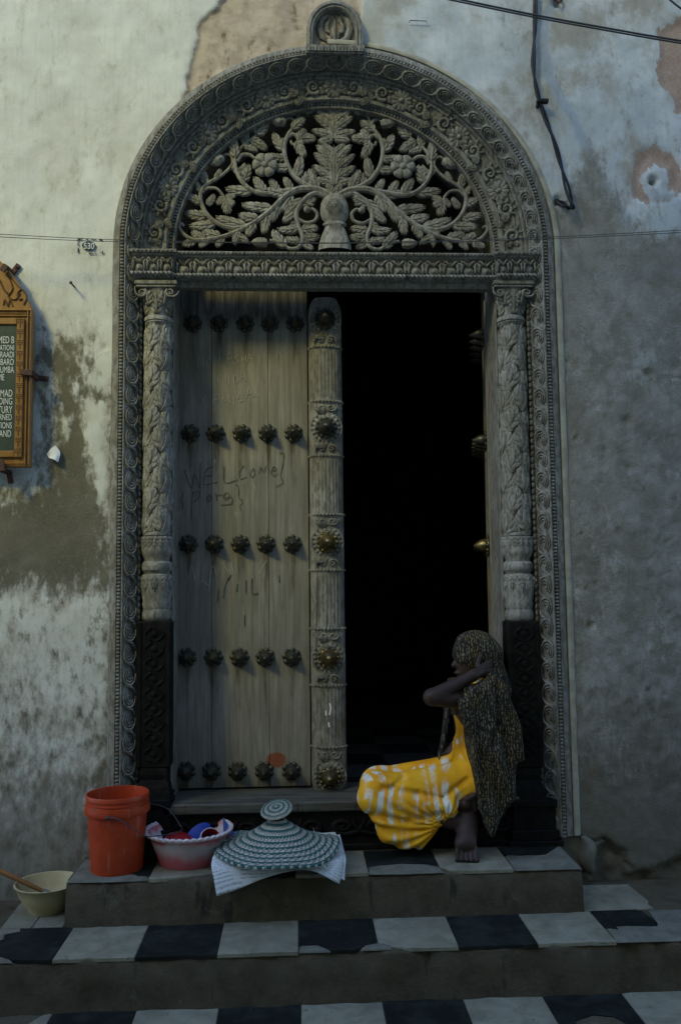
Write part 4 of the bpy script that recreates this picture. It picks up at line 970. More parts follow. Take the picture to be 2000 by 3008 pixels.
for r in range(5):
    for p in studs[r]:
        a = inst('stud', ST1, Matrix.Translation((p[0], YL, p[2])) @ Matrix.Rotation(random.uniform(0, .6), 4, 'Y'), leaf); WLOC[a.name] = (0, 0, 0)
        b = bpy.data.objects.new('spike', ST2); COL.objects.link(b); b.parent = a
mb = MB(); mb.box(CX - .768, .06, YL + .045, YL + .085, zb, ztp); obj('ledge_backing', mb, M['room'], leaf, smooth=False)
# writing scratched and marked on the planks
def strokes(name, S_, mat, wd, y=YL - .0035, z0=(500, 1000), sc=.2551):
    for s_ in S_:
        mb = MB(); pts = [P(z0[0] + a * sc, z0[1] + b * sc, y) for a, b in s_]
        pts = spline(pts, 3) if len(pts) > 2 else pts
        mb.tube(pts, [wd * random.uniform(.7, 1.15) for _ in pts], 4, .35); obj(name, mb, mat, leaf)
marker = basic('faded_marker', (.06, .055, .048), (.12, .11, .09), 60); chalk = basic('scratched_wood', (.40, .39, .34), (.33, .315, .265), 60)
strokes('graffiti_stroke', [[(165, 1490), (205, 1600), (245, 1700), (285, 1540), (340, 1700), (350, 1400)], [(500, 1450), (420, 1490), (395, 1580), (400, 1660), (545, 1630)], [(410, 1565), (490, 1550)], [(620, 1450), (630, 1640), (780, 1600)],
    [(850, 1440), (795, 1520), (810, 1600), (875, 1570)], [(960, 1470), (920, 1530), (940, 1580), (975, 1540), (960, 1470)], [(1020, 1540), (1040, 1450), (1070, 1520), (1110, 1440), (1150, 1530)], [(1170, 1505), (1225, 1485), (1190, 1455), (1165, 1515), (1195, 1565), (1235, 1525)],
    [(1255, 1295), (1310, 1310), (1292, 1450), (1270, 1560), (1300, 1640), (1215, 1680)], [(155, 1750), (140, 1800), (125, 1840), (145, 1870), (150, 1940)], [(262, 1750), (255, 1850), (248, 2070)], [(262, 1755), (340, 1742), (325, 1820), (262, 1860)],
    [(455, 1775), (420, 1830), (455, 1850), (470, 1770), (482, 1850)], [(530, 1760), (540, 1850)], [(535, 1800), (560, 1775), (600, 1780)], [(620, 1820), (690, 1790), (650, 1750), (615, 1800), (640, 1840), (705, 1800), (705, 1880), (580, 1895)], [(745, 1660), (790, 1685), (790, 1800), (835, 1860), (805, 1900), (815, 1960)]], marker, .0021)
strokes('graffiti_stroke', [[(730, 800), (700, 860), (690, 940)], [(735, 795), (715, 830)], [(775, 850), (770, 900)], [(825, 830), (825, 910)], [(862, 820), (865, 910), (900, 905)], [(1025, 800), (1028, 845)], [(660, 880), (655, 960)], [(815, 1040), (820, 1110)]], marker, .0028, z0=(320, 1300), sc=.4877)
strokes('graffiti_stroke', [[(650, 265), (690, 120), (727, 280)], [(665, 215), (712, 205)], [(790, 170), (745, 190), (785, 235), (745, 272)], [(830, 180), (825, 252)], [(872, 168), (872, 252)], [(828, 215), (872, 210)], [(888, 245), (915, 150), (952, 245)], [(900, 208), (942, 205)],
    [(322, 295), (315, 170), (388, 300), (376, 165)], [(462, 190), (420, 250), (440, 303), (472, 268)], [(570, 180), (580, 230)], [(1090, 150), (1085, 190)], [(1225, 195), (1245, 120), (1285, 200)], [(640, 380), (642, 490)], [(680, 375), (682, 497)], [(735, 390), (738, 488), (785, 440), (735, 390)], [(798, 475), (832, 345), (875, 450)], [(812, 425), (862, 415)], [(560, 400), (550, 470), (590, 490)],
    [(488, 745), (538, 600), (580, 700)], [(505, 685), (562, 670)], [(600, 735), (605, 640), (640, 700), (672, 630), (690, 720)], [(730, 640), (735, 742)], [(800, 620), (782, 632), (790, 702), (842, 690)], [(785, 662), (830, 652)], [(880, 662), (912, 540), (948, 652)], [(890, 615), (940, 602)], [(962, 655), (978, 590), (1008, 640), (1030, 590)], [(420, 640), (380, 680), (400, 720)], [(780, 825), (830, 870)]], chalk, .0016)
strokes('graffiti_stroke', [[(480, 820), (500, 740), (520, 830)], [(560, 830), (600, 860)], [(600, 900), (625, 740), (650, 800)], [(660, 790), (680, 720), (720, 780)], [(740, 720), (750, 790)], [(905, 790), (950, 710)], [(640, 100), (640, 125)], [(870, 250), (885, 280)], [(760, 420), (775, 440)]], chalk, .0016, z0=(320, 1300), sc=.4877)
# ------------------------------------------------------------------ centre post with rosettes and brass bosses
def post_r(): return .083
XP = (P(905, 1600, 4.14)[0] + P(1018, 1600, 4.14)[0]) / 2; YP = YL + .01
ZR = [P(962, y, 4.12)[2] for y in (935, 1255, 1592, 1932, 2285)]
RP = .083
post = empty('centre_post', (XP, YP, .58), parent=leaf)
def half(z0, z1, n=40, flute=True, r=RP):
    mb = MB(); nz = 12; pts = []
    for j in range(nz + 1):
        z = z0 + (z1 - z0) * j / nz; e = min(j, nz - j) / nz
        for i in range(n * 4 + 1):
            a = PI * i / (n * 4); u = -math.cos(a)
            fl = .0035 * abs(math.sin(a * 14 + .0)) ** .6 if flute and 0 < j < nz else .004
            pts.append((XP + (r - .0) * u, YP - (r * .85 - .004 + fl) * math.sin(a) ** .8 if 0 < i < n * 4 else YP + .02, z))
    mb.grid(pts, nz + 1, n * 4 + 1); return mb
edges_ = [zb + .0] + ZR + [ztp]
for i in range(4):
    z1 = ZR[i] - .135; z0 = ZR[i + 1] + .135
    obj('fluted_shaft', half(z0, z1), FM, post, sharp=60)
    for zz_ in (z0, z1):
        mb = MB()
        for k in range(15):
            a = PI * (k + .5) / 15; mb.ball((XP - .084 * math.cos(a), YP - .073 * math.sin(a) ** .8, zz_), .0075, 6, 4)
        obj('bead_collar', mb, FM, post, kind='stuff')
ME['post_ros'] = rosette_mb(18, 1, .42, .16).mesh('post_rosette', FM)
mb = MB(); mb.lathe([(.048, 0), (.051, .006), (.047, .013), (.037, .018), (.034, .026), (.034, .038), (.027, .054), (.017, .066), (.010, .078), (0, .081)], 22, axis='Y')
for k in range(12): a = 2 * PI * k / 12; mb.ball((.046 * math.cos(a), -.010, .046 * math.sin(a)), .0098, 7, 5)
BOSS = [mb.mesh('boss', M['stud']), mb.mesh('boss', M['brass'])]
for i, z in enumerate(ZR):
    mb = MB(); lo, hi = z - .133, z + .133
    if i == 0: hi = P(962, 868, 4.12)[2]
    if i == 4: lo = P(962, 2342, 4.12)[2]
    n = 24; pts = []
    for j in range(n + 1):
        zz_ = lo + (hi - lo) * j / n; wdt = RP * 1.02
        if i == 0 and zz_ > z + .03: wdt *= max(.45, math.sqrt(max(0, 1 - ((zz_ - z - .03) / (hi - z + .0)) ** 2)))
        if i == 4 and zz_ < z - .03: wdt *= max(.45, math.sqrt(max(0, 1 - ((z - .03 - zz_) / (z - lo + .0)) ** 2)))
        for k in range(17):
            a = PI * k / 16; pts.append((XP - wdt * math.cos(a), YP + .02 if k in (0, 16) else YP - .066 * math.sin(a) ** .5, zz_))
    o = mb.grid(pts, n + 1, 17); mb.f.append(tuple(o + k for k in range(17))); mb.f.append(tuple(o + n * 17 + k for k in range(17)))
    blk = obj('rosette_block', mb, FM, post, sharp=40)
    Mr = Matrix.Translation((XP, YP - .062, z)) @ frame_m((0, 0, 0), (1, 0, 0), (0, 0, 1), (0, -1, 0))
    inst('rosette', ME['post_ros'], Mr @ Matrix.Scale(.070, 4), post)
    mb = MB(); mb.tube([(XP + .076 * math.cos(2 * PI * k / 40), YP - .060, z + .076 * math.sin(2 * PI * k / 40)) for k in range(41)], .0055, 6); obj('rosette_rim', mb, FM, post)
    inst('boss', BOSS[0] if i < 2 else BOSS[1], Matrix.Translation((XP, YP - .066, z)), post)
    for sg in (-1, 1):
        if (i == 0 and sg > 0) or (i == 4 and sg < 0): continue
        for s2 in (-1, 1):
            inst('acanthus_leaf', ME['leaf'], frame_m((XP, YP - .066, z + sg * .082), nrm((s2 * .7, .1, sg * .5)) * .058, np.array((0, 0, -sg * .05)) , np.array((0, -.05, 0))), post)
            inst('scroll', ME['scroll'], frame_m((XP + s2 * .024, YP - .067, z + sg * .100), np.array((s2 * .032, 0, 0)), np.array((0, 0, sg * .032)), np.array((0, -.05, 0))), post)
WPT = basic('white_paint', (.75, .75, .72))
# paint drips on the lower flutes
for pl_ in ([(968, 2065), (972, 2080), (968, 2100)], [(957, 2088), (958, 2102)], [(965, 2122), (967, 2136)]):
    mb = MB(); q = [P(a, b, YL - .083) for a, b in pl_]; mb.tube(q, .0035, 5, .4); obj('paint_drip', mb, WPT, post)
# ------------------------------------------------------------------ right leaf, swung open into the room
hx, hy = CX + .765, 4.235
leaf2 = empty('door_leaf', (hx, hy, .58), 'right door leaf swung inward into the dark room, seen edge on with its brass spikes', 'door', 'leaves of the double door')
ang = Matrix.Translation((hx, hy, 0)) @ Matrix.Rotation(math.radians(-101), 4, 'Z')
for k in range(3):
    mb = MB(); mb.box(-.70 + .233 * k, -.70 + .233 * (k + 1) - .003, -.0, .05, .585, 2.985, .003); mb.xf(ang); obj('plank', mb, M['plank'], leaf2, smooth=False)
for y in ROWS:
    z = P(1400, y, 4.1)[2]
    for k in range(5):
        a = inst('stud', ST1, ang @ Matrix.Translation((-.09 - .122 * k, 0, z)), leaf2)
        b = bpy.data.objects.new('spike', BOSS[1] if k == 0 and y == 1597 else ST2); COL.objects.link(b); b.parent = a

# ------------------------------------------------------------------ carved plaque at the left
YPQ = 3.87
def q3(x, y, Y=YPQ): return P(x, y, Y)
pc = q3(-62, 1100)[0]; pr_ = q3(94, 1100)[0]; hw = pr_ - pc
zsh = q3(94, 912)[2]; zbt = q3(60, 1372)[2]; zap = q3(-62, 742)[2]
plq = empty('wall_plaque', (pc, YPQ, zbt), 'carved golden wood plaque with white lettering on dark green, clamped to the wall', 'plaque')
pw = basic('varnished_golden_wood', (.23, .105, .016), (.30, .15, .028), 30, .38, (1, 1, .3), bump=.15, spec=.5); pdk = basic('dark_carving', (.10, .045, .010), rough=.5)
def plo(ins, n=14):
    o = [(pc - hw + ins, zbt + ins), (pc + hw - ins, zbt + ins)]
    for i in range(n + 1): t_ = i / n; o.append((pc + (hw - ins) * (1 - t_), zsh + (zap - zsh - ins) * (math.sin(t_ * PI / 2) ** .9)))
    for i in range(1, n + 1): t_ = 1 - i / n; o.append((pc - (hw - ins) * (1 - t_), zsh + (zap - zsh - ins) * (math.sin(t_ * PI / 2) ** .9)))
    return o
mb = MB(); A = plo(0); B = plo(.004); n = len(A)
mb.add([(x, YPQ + .03, z) for x, z in A] + [(x, YPQ + .004, z) for x, z in A] + [(x, YPQ, z) for x, z in B], [(i, (i + 1) % n, n + (i + 1) % n, n + i) for i in range(n)] + [(n + i, n + (i + 1) % n, 2 * n + (i + 1) % n, 2 * n + i) for i in range(n)] + [tuple(2 * n + i for i in range(n))])
obj('board', mb, pw, plq, smooth=False)
px1 = q3(50, 1100)[0]; pzt = q3(50, 955)[2]; pzb = q3(40, 1325)[2]; phw = px1 - pc
mb = MB(); mb.box(pc - phw, pc + phw, YPQ - .004, YPQ + .002, pzb, pzt); obj('text_panel', mb, basic('dark_green_board', (.035, .055, .04), (.05, .07, .05), 20, .5), plq, smooth=False)
mb = MB()   # raised inner and outer borders
for x0, x1, z0, z1, h_ in ((px1, px1 + .032, pzb - .03, pzt + .03, .012), (pc - phw - .032, pc - phw, pzb - .03, pzt + .03, .012), (pc - phw, pc + phw, pzt, pzt + .03, .012), (pc - phw, pc + phw, pzb - .03, pzb, .012), (pr_ - .024, pr_ - .017, zbt + .01, zsh, .008), (pr_ - .009, pr_ - .002, zbt + .01, zsh, .008), (pc - hw + .002, pc + hw - .002, zsh - .004, zsh + .006, .008), (pc - hw + .002, pc + hw - .002, zsh - .03, zsh - .024, .008)):
    mb.box(x0, x1, YPQ - h_, YPQ, z0, z1, .003)
obj('border', mb, pw, plq, smooth=False)
mb = MB(); z = pzb - .01
while z < pzt + .02:
    for sg in (1, -1):
        xa = pc + sg * (phw + .016)
        for dz in (0, .008, .016): mb.box(xa - .0135, xa + .0135, YPQ - .0135, YPQ - .010, z + dz, z + dz + .003)
        mb.box(xa - .002, xa + .002, YPQ - .0135, YPQ - .010, z - .022, z)
    z += .0495
z = zbt + .015
while z < zsh: mb.box(pr_ - .0165, pr_ - .0095, YPQ - .003, YPQ, z, z + .004); z += .0082
x = pc - hw + .01
while x < pr_ - .006: mb.box(x, x + .005, YPQ - .0035, YPQ, zsh - .018, zsh - .011); mb.box(x, x + .005, YPQ - .0035, YPQ, zbt + .010, zbt + .016); x += .011
obj('carved_notches', mb, pdk, plq, smooth=False, kind='stuff')
mb = MB()
for pl_, r in (([(20, 800), (38, 845), (25, 870), (45, 880), (60, 860)], .0032), ([(70, 895), (80, 870), (66, 850), (52, 862), (58, 880), (66, 876)], .003), ([(0, 822), (12, 850), (24, 862)], .004), ([(10, 895), (16, 880), (24, 900), (30, 880), (38, 900)], .0025), ([(30, 812), (52, 838), (62, 850)], .003)):
    mb.tube(spline([q3(a, b, YPQ - .003) for a, b in pl_], 4), r, 6, 1)
obj('carved_scroll', mb, pdk, plq)
wht = basic('white_lettering', (.62, .64, .60), rough=.6)
def text(s_, x1, y, h, parent, mat, Y, sx=.62, name='lettering', ctr=False):
    cu = bpy.data.curves.new('tmp', 'FONT'); cu.body = s_; cu.extrude = .0; cu.align_x = 'CENTER' if ctr else 'RIGHT'; cu.size = h * 1.42
    to = bpy.data.objects.new('tmp', cu); COL.objects.link(to)
    dg = bpy.context.evaluated_depsgraph_get(); me = bpy.data.meshes.new_from_object(to.evaluated_get(dg)); bpy.data.objects.remove(to); bpy.data.curves.remove(cu)
    me.materials.clear(); me.materials.append(mat); me.name = name
    p = P(x1, y, Y); inst(name, me, Matrix.Translation(p) @ Matrix.Rotation(PI / 2, 4, 'X') @ Matrix.Diagonal((sx, 1, 1, 1)), parent)
kpx = YPQ / F_PX
for s_, x1, yb, hh in (('MOHAMED B', 43, 1008, 21), ('RELATIONI', 43, 1029, 16), ('TERRAADI', 43, 1050, 18), ('ZAMBARO', 42, 1072, 19), ('VYUMBA', 42, 1095, 19), ('HOME', 14, 1117, 19), ('MUHAMMAD', 38, 1165, 21), ('LEADING', 38, 1188, 20), ('CENTURY', 37, 1213, 21), ('TURNED', 36, 1234, 18), ('RELATIONS', 36, 1258, 18), ('AND', 34, 1283, 20)):
    text(s_, x1, yb, hh * kpx, plq, wht, YPQ - .0050, .55)
iron = basic('rusty_iron', (.10, .045, .03), (.05, .035, .03), 40, .7)
def clamp(x0, y0, x1, y1, x2, y2):
    mb = MB(); a, b = q3(x0, y0, YPQ - .016), q3(x1, y1, YPQ - .016); d = nrm(b - a); up = np.cross(d, (0, -1, 0)); s0 = 0
    L = np.linalg.norm(b - a)
    mb.box(0, L, -.014, .014, -.012, 0, .002); mb.box(L - .014, L + .002, -.013, .013, .0, .09, .002); mb.box(L, L + .045, -.012, .012, .078, .09, .002)
    mb.ball((L + .028, 0, .076), .006, 8, 5)
    mb.xf(frame_m(a, d, up, np.cross(d, up))); 
    return obj('clamp', mb, iron, plq, smooth=False)
clamp(62, 1093, 98, 1097, 0, 0); clamp(8, 798, 22, 780, 0, 0); clamp(4, 1350, 10, 1385, 0, 0)

# ------------------------------------------------------------------ small things on the wall
num = empty('house_number', P(265, 718, 3.94), 'small stencilled house number 530 in a dark blue oval on the pale wall', 'house number')
c = P(262, 722, 3.941); k = c[1] / F_PX
mb = MB(); mb.add([(c[0] + 20 * k * math.cos(2 * PI * i / 28), 3.936, c[2] + 13 * k * math.sin(2 * PI * i / 28)) for i in range(28)] + [(c[0] + 20 * k * math.cos(2 * PI * i / 28), 3.952, c[2] + 13 * k * math.sin(2 * PI * i / 28)) for i in range(28)], [tuple(range(28))] + [(i, (i + 1) % 28, 28 + (i + 1) % 28, 28 + i) for i in range(28)])
obj('oval_field', mb, basic('stencil_blue', (.03, .045, .07), (.09, .12, .14), 120), num, smooth=False)
text('530', 262, 731, 19 * k, num, wht, 3.9345, .8, 'digits', True)
mb = MB(); rs = np.random.RandomState(3)
for (x0, y0), (x1, y1) in (((230, 703), (300, 703)), ((230, 703), (231, 748)), ((300, 703), (303, 746)), ((262, 744), (300, 742))):
    n_ = 9
    for i in range(n_):
        if rs.rand() < .25: continue
        a, b = (i + .05) / n_, (i + rs.uniform(.7, 1.02)) / n_
        mb.tube([P(x0 + (x1 - x0) * s_, y0 + (y1 - y0) * s_ + rs.uniform(-1, 1), 3.940) for s_ in (a, b)], rs.uniform(.0016, .0036), 5, .9)
obj('stencil_border', mb, basic('stencil_black', (.05, .055, .04)), num)
p = P(222, 845, 3.95); mb = MB(); mb.tube([p + (0, .02, 0), p + (-.004, -.03, .002), p + (-.006, -.055, .004)], .004, 7); mb.ball(p + (-.006, -.056, .004), .008, 8, 5, (1, .4, 1))
obj('nail', mb, iron, label='rusty nail sticking out of the white wall below the house number', cat='nail')
mb = MB(); R3 = [[P(138, 1334, 3.938), P(150, 1318, 3.936), P(164, 1308, 3.94)], [P(142, 1341, 3.935), P(162, 1336, 3.925), P(178, 1330, 3.938)], [P(147, 1346, 3.925), P(160, 1350, 3.912), P(172, 1358, 3.925)]]
R2 = []
for r_ in R3: R2.append(spline(r_, 4))
R2 = [spline([r_[j] for r_ in R2], 4) for j in range(len(R2[0]))]
mb.grid([p for r_ in R2 for p in r_], len(R2), len(R2[0])); o_ = obj('paper_scrap', mb, basic('white_paper', (.70, .72, .74), rough=.7), label='torn scrap of white paper stuck on the bare grey plaster by the plaque', cat='paper')
# wires and cables
def cable(name, pts, r, label, cat='cable', mat='black', n=8, seg=6):
    mb = MB(); mb.tube(spline(pts, seg), r, n); return obj(name, mb, M[mat], label=label, cat=cat, group='wires strung in front of the wall')
dc = empty('drop_cable', P(1572, 0, 3.92), 'thick black twin cable hanging down the white wall into a hole right of the arch', 'cable')
pts = [P(1575, -120, 3.925), P(1572, -20, 3.925), P(1570, 80, 3.925), P(1566, 160, 3.92), P(1567, 215, 3.915), P(1578, 275, 3.915), P(1586, 303, 3.918), P(1604, 355, 3.92), P(1628, 420, 3.92), P(1645, 480, 3.92), P(1660, 535, 3.915), P(1676, 592, 3.91), P(1677, 612, 3.91), P(1660, 603, 3.92), P(1640, 592, 3.96), P(1637, 590, 4.0)]
mb = MB(); q = spline(pts, 6)
for ph in (0, PI):
    pp = []
    for i, p in enumerate(q):
        a = ph + i * .30; sp = .0055 if i < 55 else .0055 + .006 * math.sin(PI * (i - 55) / 40); pp.append(p + np.array((math.cos(a), math.sin(a), .0)) * sp)
    mb.tube(pp, .0068, 8)
obj('twin_strand', mb, M['black'], dc)
mb = MB(); c = P(1588, 303, 3.93); mb.box(c[0] - .026, c[0] + .030, 3.900, 3.925, c[2] - .010, c[2] + .008, .002); mb.box(c[0] - .022, c[0] - .006, 3.91, 3.95, c[2] - .018, c[2] + .002, .002); obj('cable_clip', mb, M['black'], dc, smooth=False)
for k, (dy, r) in enumerate(((0, .0042), (7, .0035))):
    cable('overhead_wire', [P(1180, -38 + dy, 3.50), P(1320, -8 + dy, 3.5), P(1560, 42 + dy, 3.5), P(1800, 86 + dy, 3.5), P(2010, 122 + dy, 3.5), P(2500, 200 + dy, 3.5)], r, ('upper' if k == 0 else 'lower') + ' strand of the dark wire pair slanting across the top right', 'wire', 'wire')
cable('overhead_wire', [P(1900, -60, 3.5), P(1960, -6, 3.5), P(2020, 40, 3.5), P(2200, 160, 3.5)], .004, 'short bit of wire crossing the top right corner', 'wire', 'wire')
for k in (0, 1):
    d_ = 5.5 * k
    cable('thin_wire', [P(-500, 660 + d_, 3.78), P(0, 688 + d_ * 1.4, 3.80), P(330, 704 + d_, 3.82), P(660, 711 + d_ * .4, 3.84), P(1000, 713 + d_ * .3, 3.84), P(1330, 706 + d_ * .8, 3.84), P(1620, 696 + d_ * .9, 3.84), P(2000, 676 + d_ * 1.2, 3.82), P(2600, 640 + d_, 3.8)], .0016, ('upper' if k == 0 else 'lower') + ' strand of the thin wire pair strung across the arch at springing height', 'wire', 'wire', 6)
p = P(1636, 8, 3.95); mb = MB(); mb.tube([p + (-.012, 0, .02), p + (-.014, -.02, 0), p + (0, -.025, -.018), p + (.016, -.02, .0), p + (.014, 0, .022)], .006, 7)
obj('iron_hook', mb, iron, label='small iron staple in the wall right of the drop cable at the top', cat='hook')
p = P(1231, 62, 3.945); mb = MB(); mb.tube([P(1201, 66, 3.945), P(1204, 60, 3.938), P(1252, 62, 3.938), P(1253, 68, 3.945)], .0022, 6); obj('wire_staple', mb, M['wire'], label='thin wire staple on the white wall right of the crest', cat='staple')

# ------------------------------------------------------------------ things on the steps
zS = Z1 + .002
t = NT('orange_plastic'); t.b.inputs['Specular IOR Level'].default_value = .4; s1_ = t.noise(t.pos((1, 1, .12)), 34, 5, .6); d1_ = t.noise(t.pos(), 12, 5, .65)
col = t.mix(t.step(d1_, .35, .65), (.34, .034, .007), (.44, .052, .010)); col = t.mix(t.val(t.step(s1_, .60, .68), 'MULTIPLY', .45), col, (.50, .20, .13)); col = t.mix(t.val(t.step(d1_, .58, .70), 'MULTIPLY', .4), col, (.16, .03, .012)); org = t.fin(col, .45)
bp = PZ(336, 2563, zS); bx, by = bp[0], 3.757
bk = empty('bucket', (bx, by, zS), 'tall orange plastic bucket with a wire handle at the left end of the step', 'bucket')
mb = MB(); mb.lathe([(r_ * .91, z_) for r_, z_ in [(0, .002), (.112, .002), (.117, .0), (.119, .012), (.134, .225), (.1345, .232), (.147, .234), (.149, .240), (.149, .252), (.147, .268), (.141, .270), (.140, .274), (.144, .276), (.144, .281), (.139, .283), (.1395, .292), (.1435, .294), (.1435, .308), (.141, .312), (.1365, .311), (.135, .29), (.115, .012), (0, .010)]], 48, c=(bx, by, zS)); obj('pail', mb, org, bk, sharp=50)
mb = MB(); pts = []
fr, bk_ = np.array((bx - .01, by - .139, zS + .243)), np.array((bx + .04, by + .137, zS + .243))
q_ = [fr, P(345, 2405, by - .165), P(395, 2436, by - .165), P(432, 2457, by - .13), np.array((bx + .262, by - .02, zS + .148)), np.array((bx + .25, by + .05, zS + .165)), np.array((bx + .18, by + .12, zS + .215)), bk_]
mb.tube(spline(q_, 6), .0024, 6); mb.ball(fr, .008, 8, 6); mb.ball(bk_, .008, 8, 6); obj('handle', mb, M['wire'], bk)

t = NT('pink_marbled_plastic'); o_ = t.objpos(); sx_ = t.n('ShaderNodeSeparateXYZ'); t.l(o_, sx_.inputs[0]); n_ = t.noise(t.objpos((1, 1, .6)), 11, 4); zz_ = t.val(t.val(n_, 'SUBTRACT', .5), 'MULTIPLY_ADD', .10, sx_.outputs[2])
wmask = t.val(t.step(zz_, .02, .085), 'MULTIPLY', t.step(zz_, .128, .098)); col = t.mix(wmask, (.55, .13, .15), (.56, .47, .46)); M['pink'] = t.fin(col, .4)
bp = PZ(540, 2557, zS); cx_, cy_ = bp[0] + .005, bp[1] + .125
bs = empty('basin', (cx_, cy_, zS), 'pink and white marbled plastic basin with a scalloped white rim beside the orange bucket', 'basin')
mb = MB(); mb.lathe([(0, .004), (.115, .004), (.122, .0), (.128, .012), (.165, .112), (.170, .122), (.176, .126), (.172, .132), (.163, .124), (.124, .014), (0, .010)], 72, c=(cx_, cy_, zS), mod=lambda r, z, a: (r * (1 + .012 * (abs(math.cos(6 * a)) if r > .12 else 0)), z)); obj('bowl', mb, M['pink'], bs, sharp=60)
mb = MB(); n = 240; pts = []
for i in range(n):
    a = 2 * PI * i / n; sc_ = abs(math.sin(20 * a)) ** .7
    for r, z in ((.172, .122), (.182 + .007 * sc_, .124 + .006 * sc_), (.186 + .006 * sc_, .132 + .007 * sc_), (.180 + .004 * sc_, .138 + .006 * sc_), (.172, .134)): pts.append((cx_ + r * math.cos(a), cy_ + r * math.sin(a), zS + z))
mb.grid(pts, n, 5, closed_m=True, closed_n=True); obj('rim', mb, basic('milky_plastic', (.62, .56, .54), (.55, .45, .44), 20, .4), bs)
red = basic('red_plastic', (.30, .012, .018), rough=.3, spec=.5); blue = basic('blue_plastic', (.015, .04, .28), rough=.35); wp = basic('white_enamel', (.62, .62, .62), rough=.3)
def bowlmesh(r, h): return [(0, h), (r * .35, h * .98), (r * .7, h * .75), (r * .92, h * .4), (r, 0), (r * .96, 0), (r * .88, h * .38), (r * .66, h * .70), (0, h * .93)]
mb = MB(); mb.lathe(bowlmesh(.075, .055), 28); mb.xf(Matrix.Translation((cx_ - .045, cy_ + .02, zS + .058)) @ Matrix.Rotation(.25, 4, 'Y')); obj('dish', mb, red, label='dark red plastic bowl lying upside down in the basin', cat='bowl')
mb = MB(); mb.lathe([(0, .0), (.04, .002), (.068, .014), (.070, .018), (.04, .007), (0, .005)], 28); mb.xf(Matrix.Translation((cx_ + .045, cy_ + .03, zS + .082)) @ Matrix.Rotation(-.6, 4, 'Y') @ Matrix.Rotation(.5, 4, 'X')); obj('plate', mb, blue, label='blue plate leaning in the basin beside the red bowl', cat='plate')
cu_ = empty('cup', (cx_ + .085, cy_ - .0, zS + .06), 'white enamel cup with a red inside lying in the basin', 'cup')
Mx = Matrix.Translation((cx_ + .085, cy_ + .0, zS + .06)) @ Matrix.Rotation(.8, 4, 'X') @ Matrix.Rotation(.2, 4, 'Y')
mb = MB(); mb.lathe([(0, 0), (.038, 0), (.043, .07), (.046, .072), (.043, .075), (.041, .072)], 28); mb.tube([(.042, 0, .06), (.066, 0, .055), (.068, 0, .03), (.042, 0, .018)], .004, 6); mb.xf(Mx); obj('cup_body', mb, wp, cu_)
mb = MB(); mb.lathe([(.0405, .072), (.036, .004), (0, .004)], 28); mb.xf(Mx); obj('cup_inside', mb, red, cu_)

# newspaper, tray and woven food cover
cvx, cvy = P(815, 2500, 3.74)[0], 3.735; cvz = P(815, 2551, 3.48)[2] - .004
mb = MB(); mb.lathe([(0, 0), (.10, 0), (.145, .030), (.150, .032), (.150, .028), (.105, -.002), (0, -.002)], 40, c=(cvx, cvy, cvz - .034)); obj('tray', mb, wp, label='shallow white tray under the newspaper and the woven cover', cat='tray')
t = NT('newsprint'); p = t.objpos(); lines = t.n('ShaderNodeTexWave', wave_type='BANDS', bands_direction='Y'); lines.inputs['Scale'].default_value = 55; lines.inputs['Distortion'].default_value = .6; t.l(p, lines.inputs['Vector'])
w_ = t.noise(t.objpos((1, .12, 1)), 220, 2); blk_ = t.noise(p, 16, 2)
msk = t.val(t.val(t.step(lines.outputs['Fac'], .5, .7), 'MULTIPLY', t.step(w_, .44, .5)), 'MULTIPLY', t.step(blk_, .40, .46))
col = t.mix(t.val(msk, 'MULTIPLY', .75), (.60, .63, .61), (.20, .21, .22)); M['news'] = t.fin(col, .8)
def sheet(name, outline, label, mat, parent=None, n=14):
    """paper sheet from a bilinear patch of four edges given as corner points, draped with a slight wave"""
    A_, B_, C_, D_ = [np.array(x, float) for x in outline]; mb = MB(); pts = []
    return A_, B_, C_, D_
def paper_mesh(rows, nu=6):
    R_ = [spline(r, nu) for r in rows]; R2 = []
    for j in range(len(R_[0])): R2.append(spline([r[j] for r in R_], 5))
    mb = MB(); mb.grid([p for r in R2 for p in r], len(R2), len(R2[0])); return mb
np_ = empty('newspaper', (cvx, 3.62, zS + .03), 'folded newspaper under the woven cover, its corners hanging over the step edge', 'newspaper')
zn = cvz + .001
rows = [[P(662, 2470, 3.84), P(700, 2478, 3.84), (cvx, 3.86, zn + .004), P(960, 2456, 3.86), P(990, 2450, 3.88)],
        [P(634, 2500, 3.70), (cvx - .16, 3.70, zn), (cvx, 3.70, zn), (cvx + .16, 3.70, zn), P(1003, 2500, 3.75)],
        [P(621, 2540, 3.58), (cvx - .16, 3.57, zn - .006), (cvx, 3.57, zn - .006), (cvx + .14, 3.57, zn), P(1008, 2522, 3.63)],
        [P(628, 2580, 3.545), P(700, 2575, 3.54), P(800, 2556, 3.55), P(900, 2548, 3.56), P(1005, 2555, 3.585)],
        [P(637, 2633, 3.525), P(700, 2612, 3.525), P(800, 2572, 3.535), P(905, 2555, 3.545), P(997, 2597, 3.56)]]
m_ = paper_mesh(rows); o_ = obj('sheet', m_, M['news'], np_); md = o_.modifiers.new('thick', 'SOLIDIFY'); md.thickness = .0012
rows = [[r_ + np.array((.012, .012, -.004)) for r_ in map(np.array, rw)] for rw in rows]
rows[4] = [r_ + np.array((.01, .004, .012)) for r_ in rows[4]]
m_ = paper_mesh(rows); obj('sheet', m_, M['news'], np_)
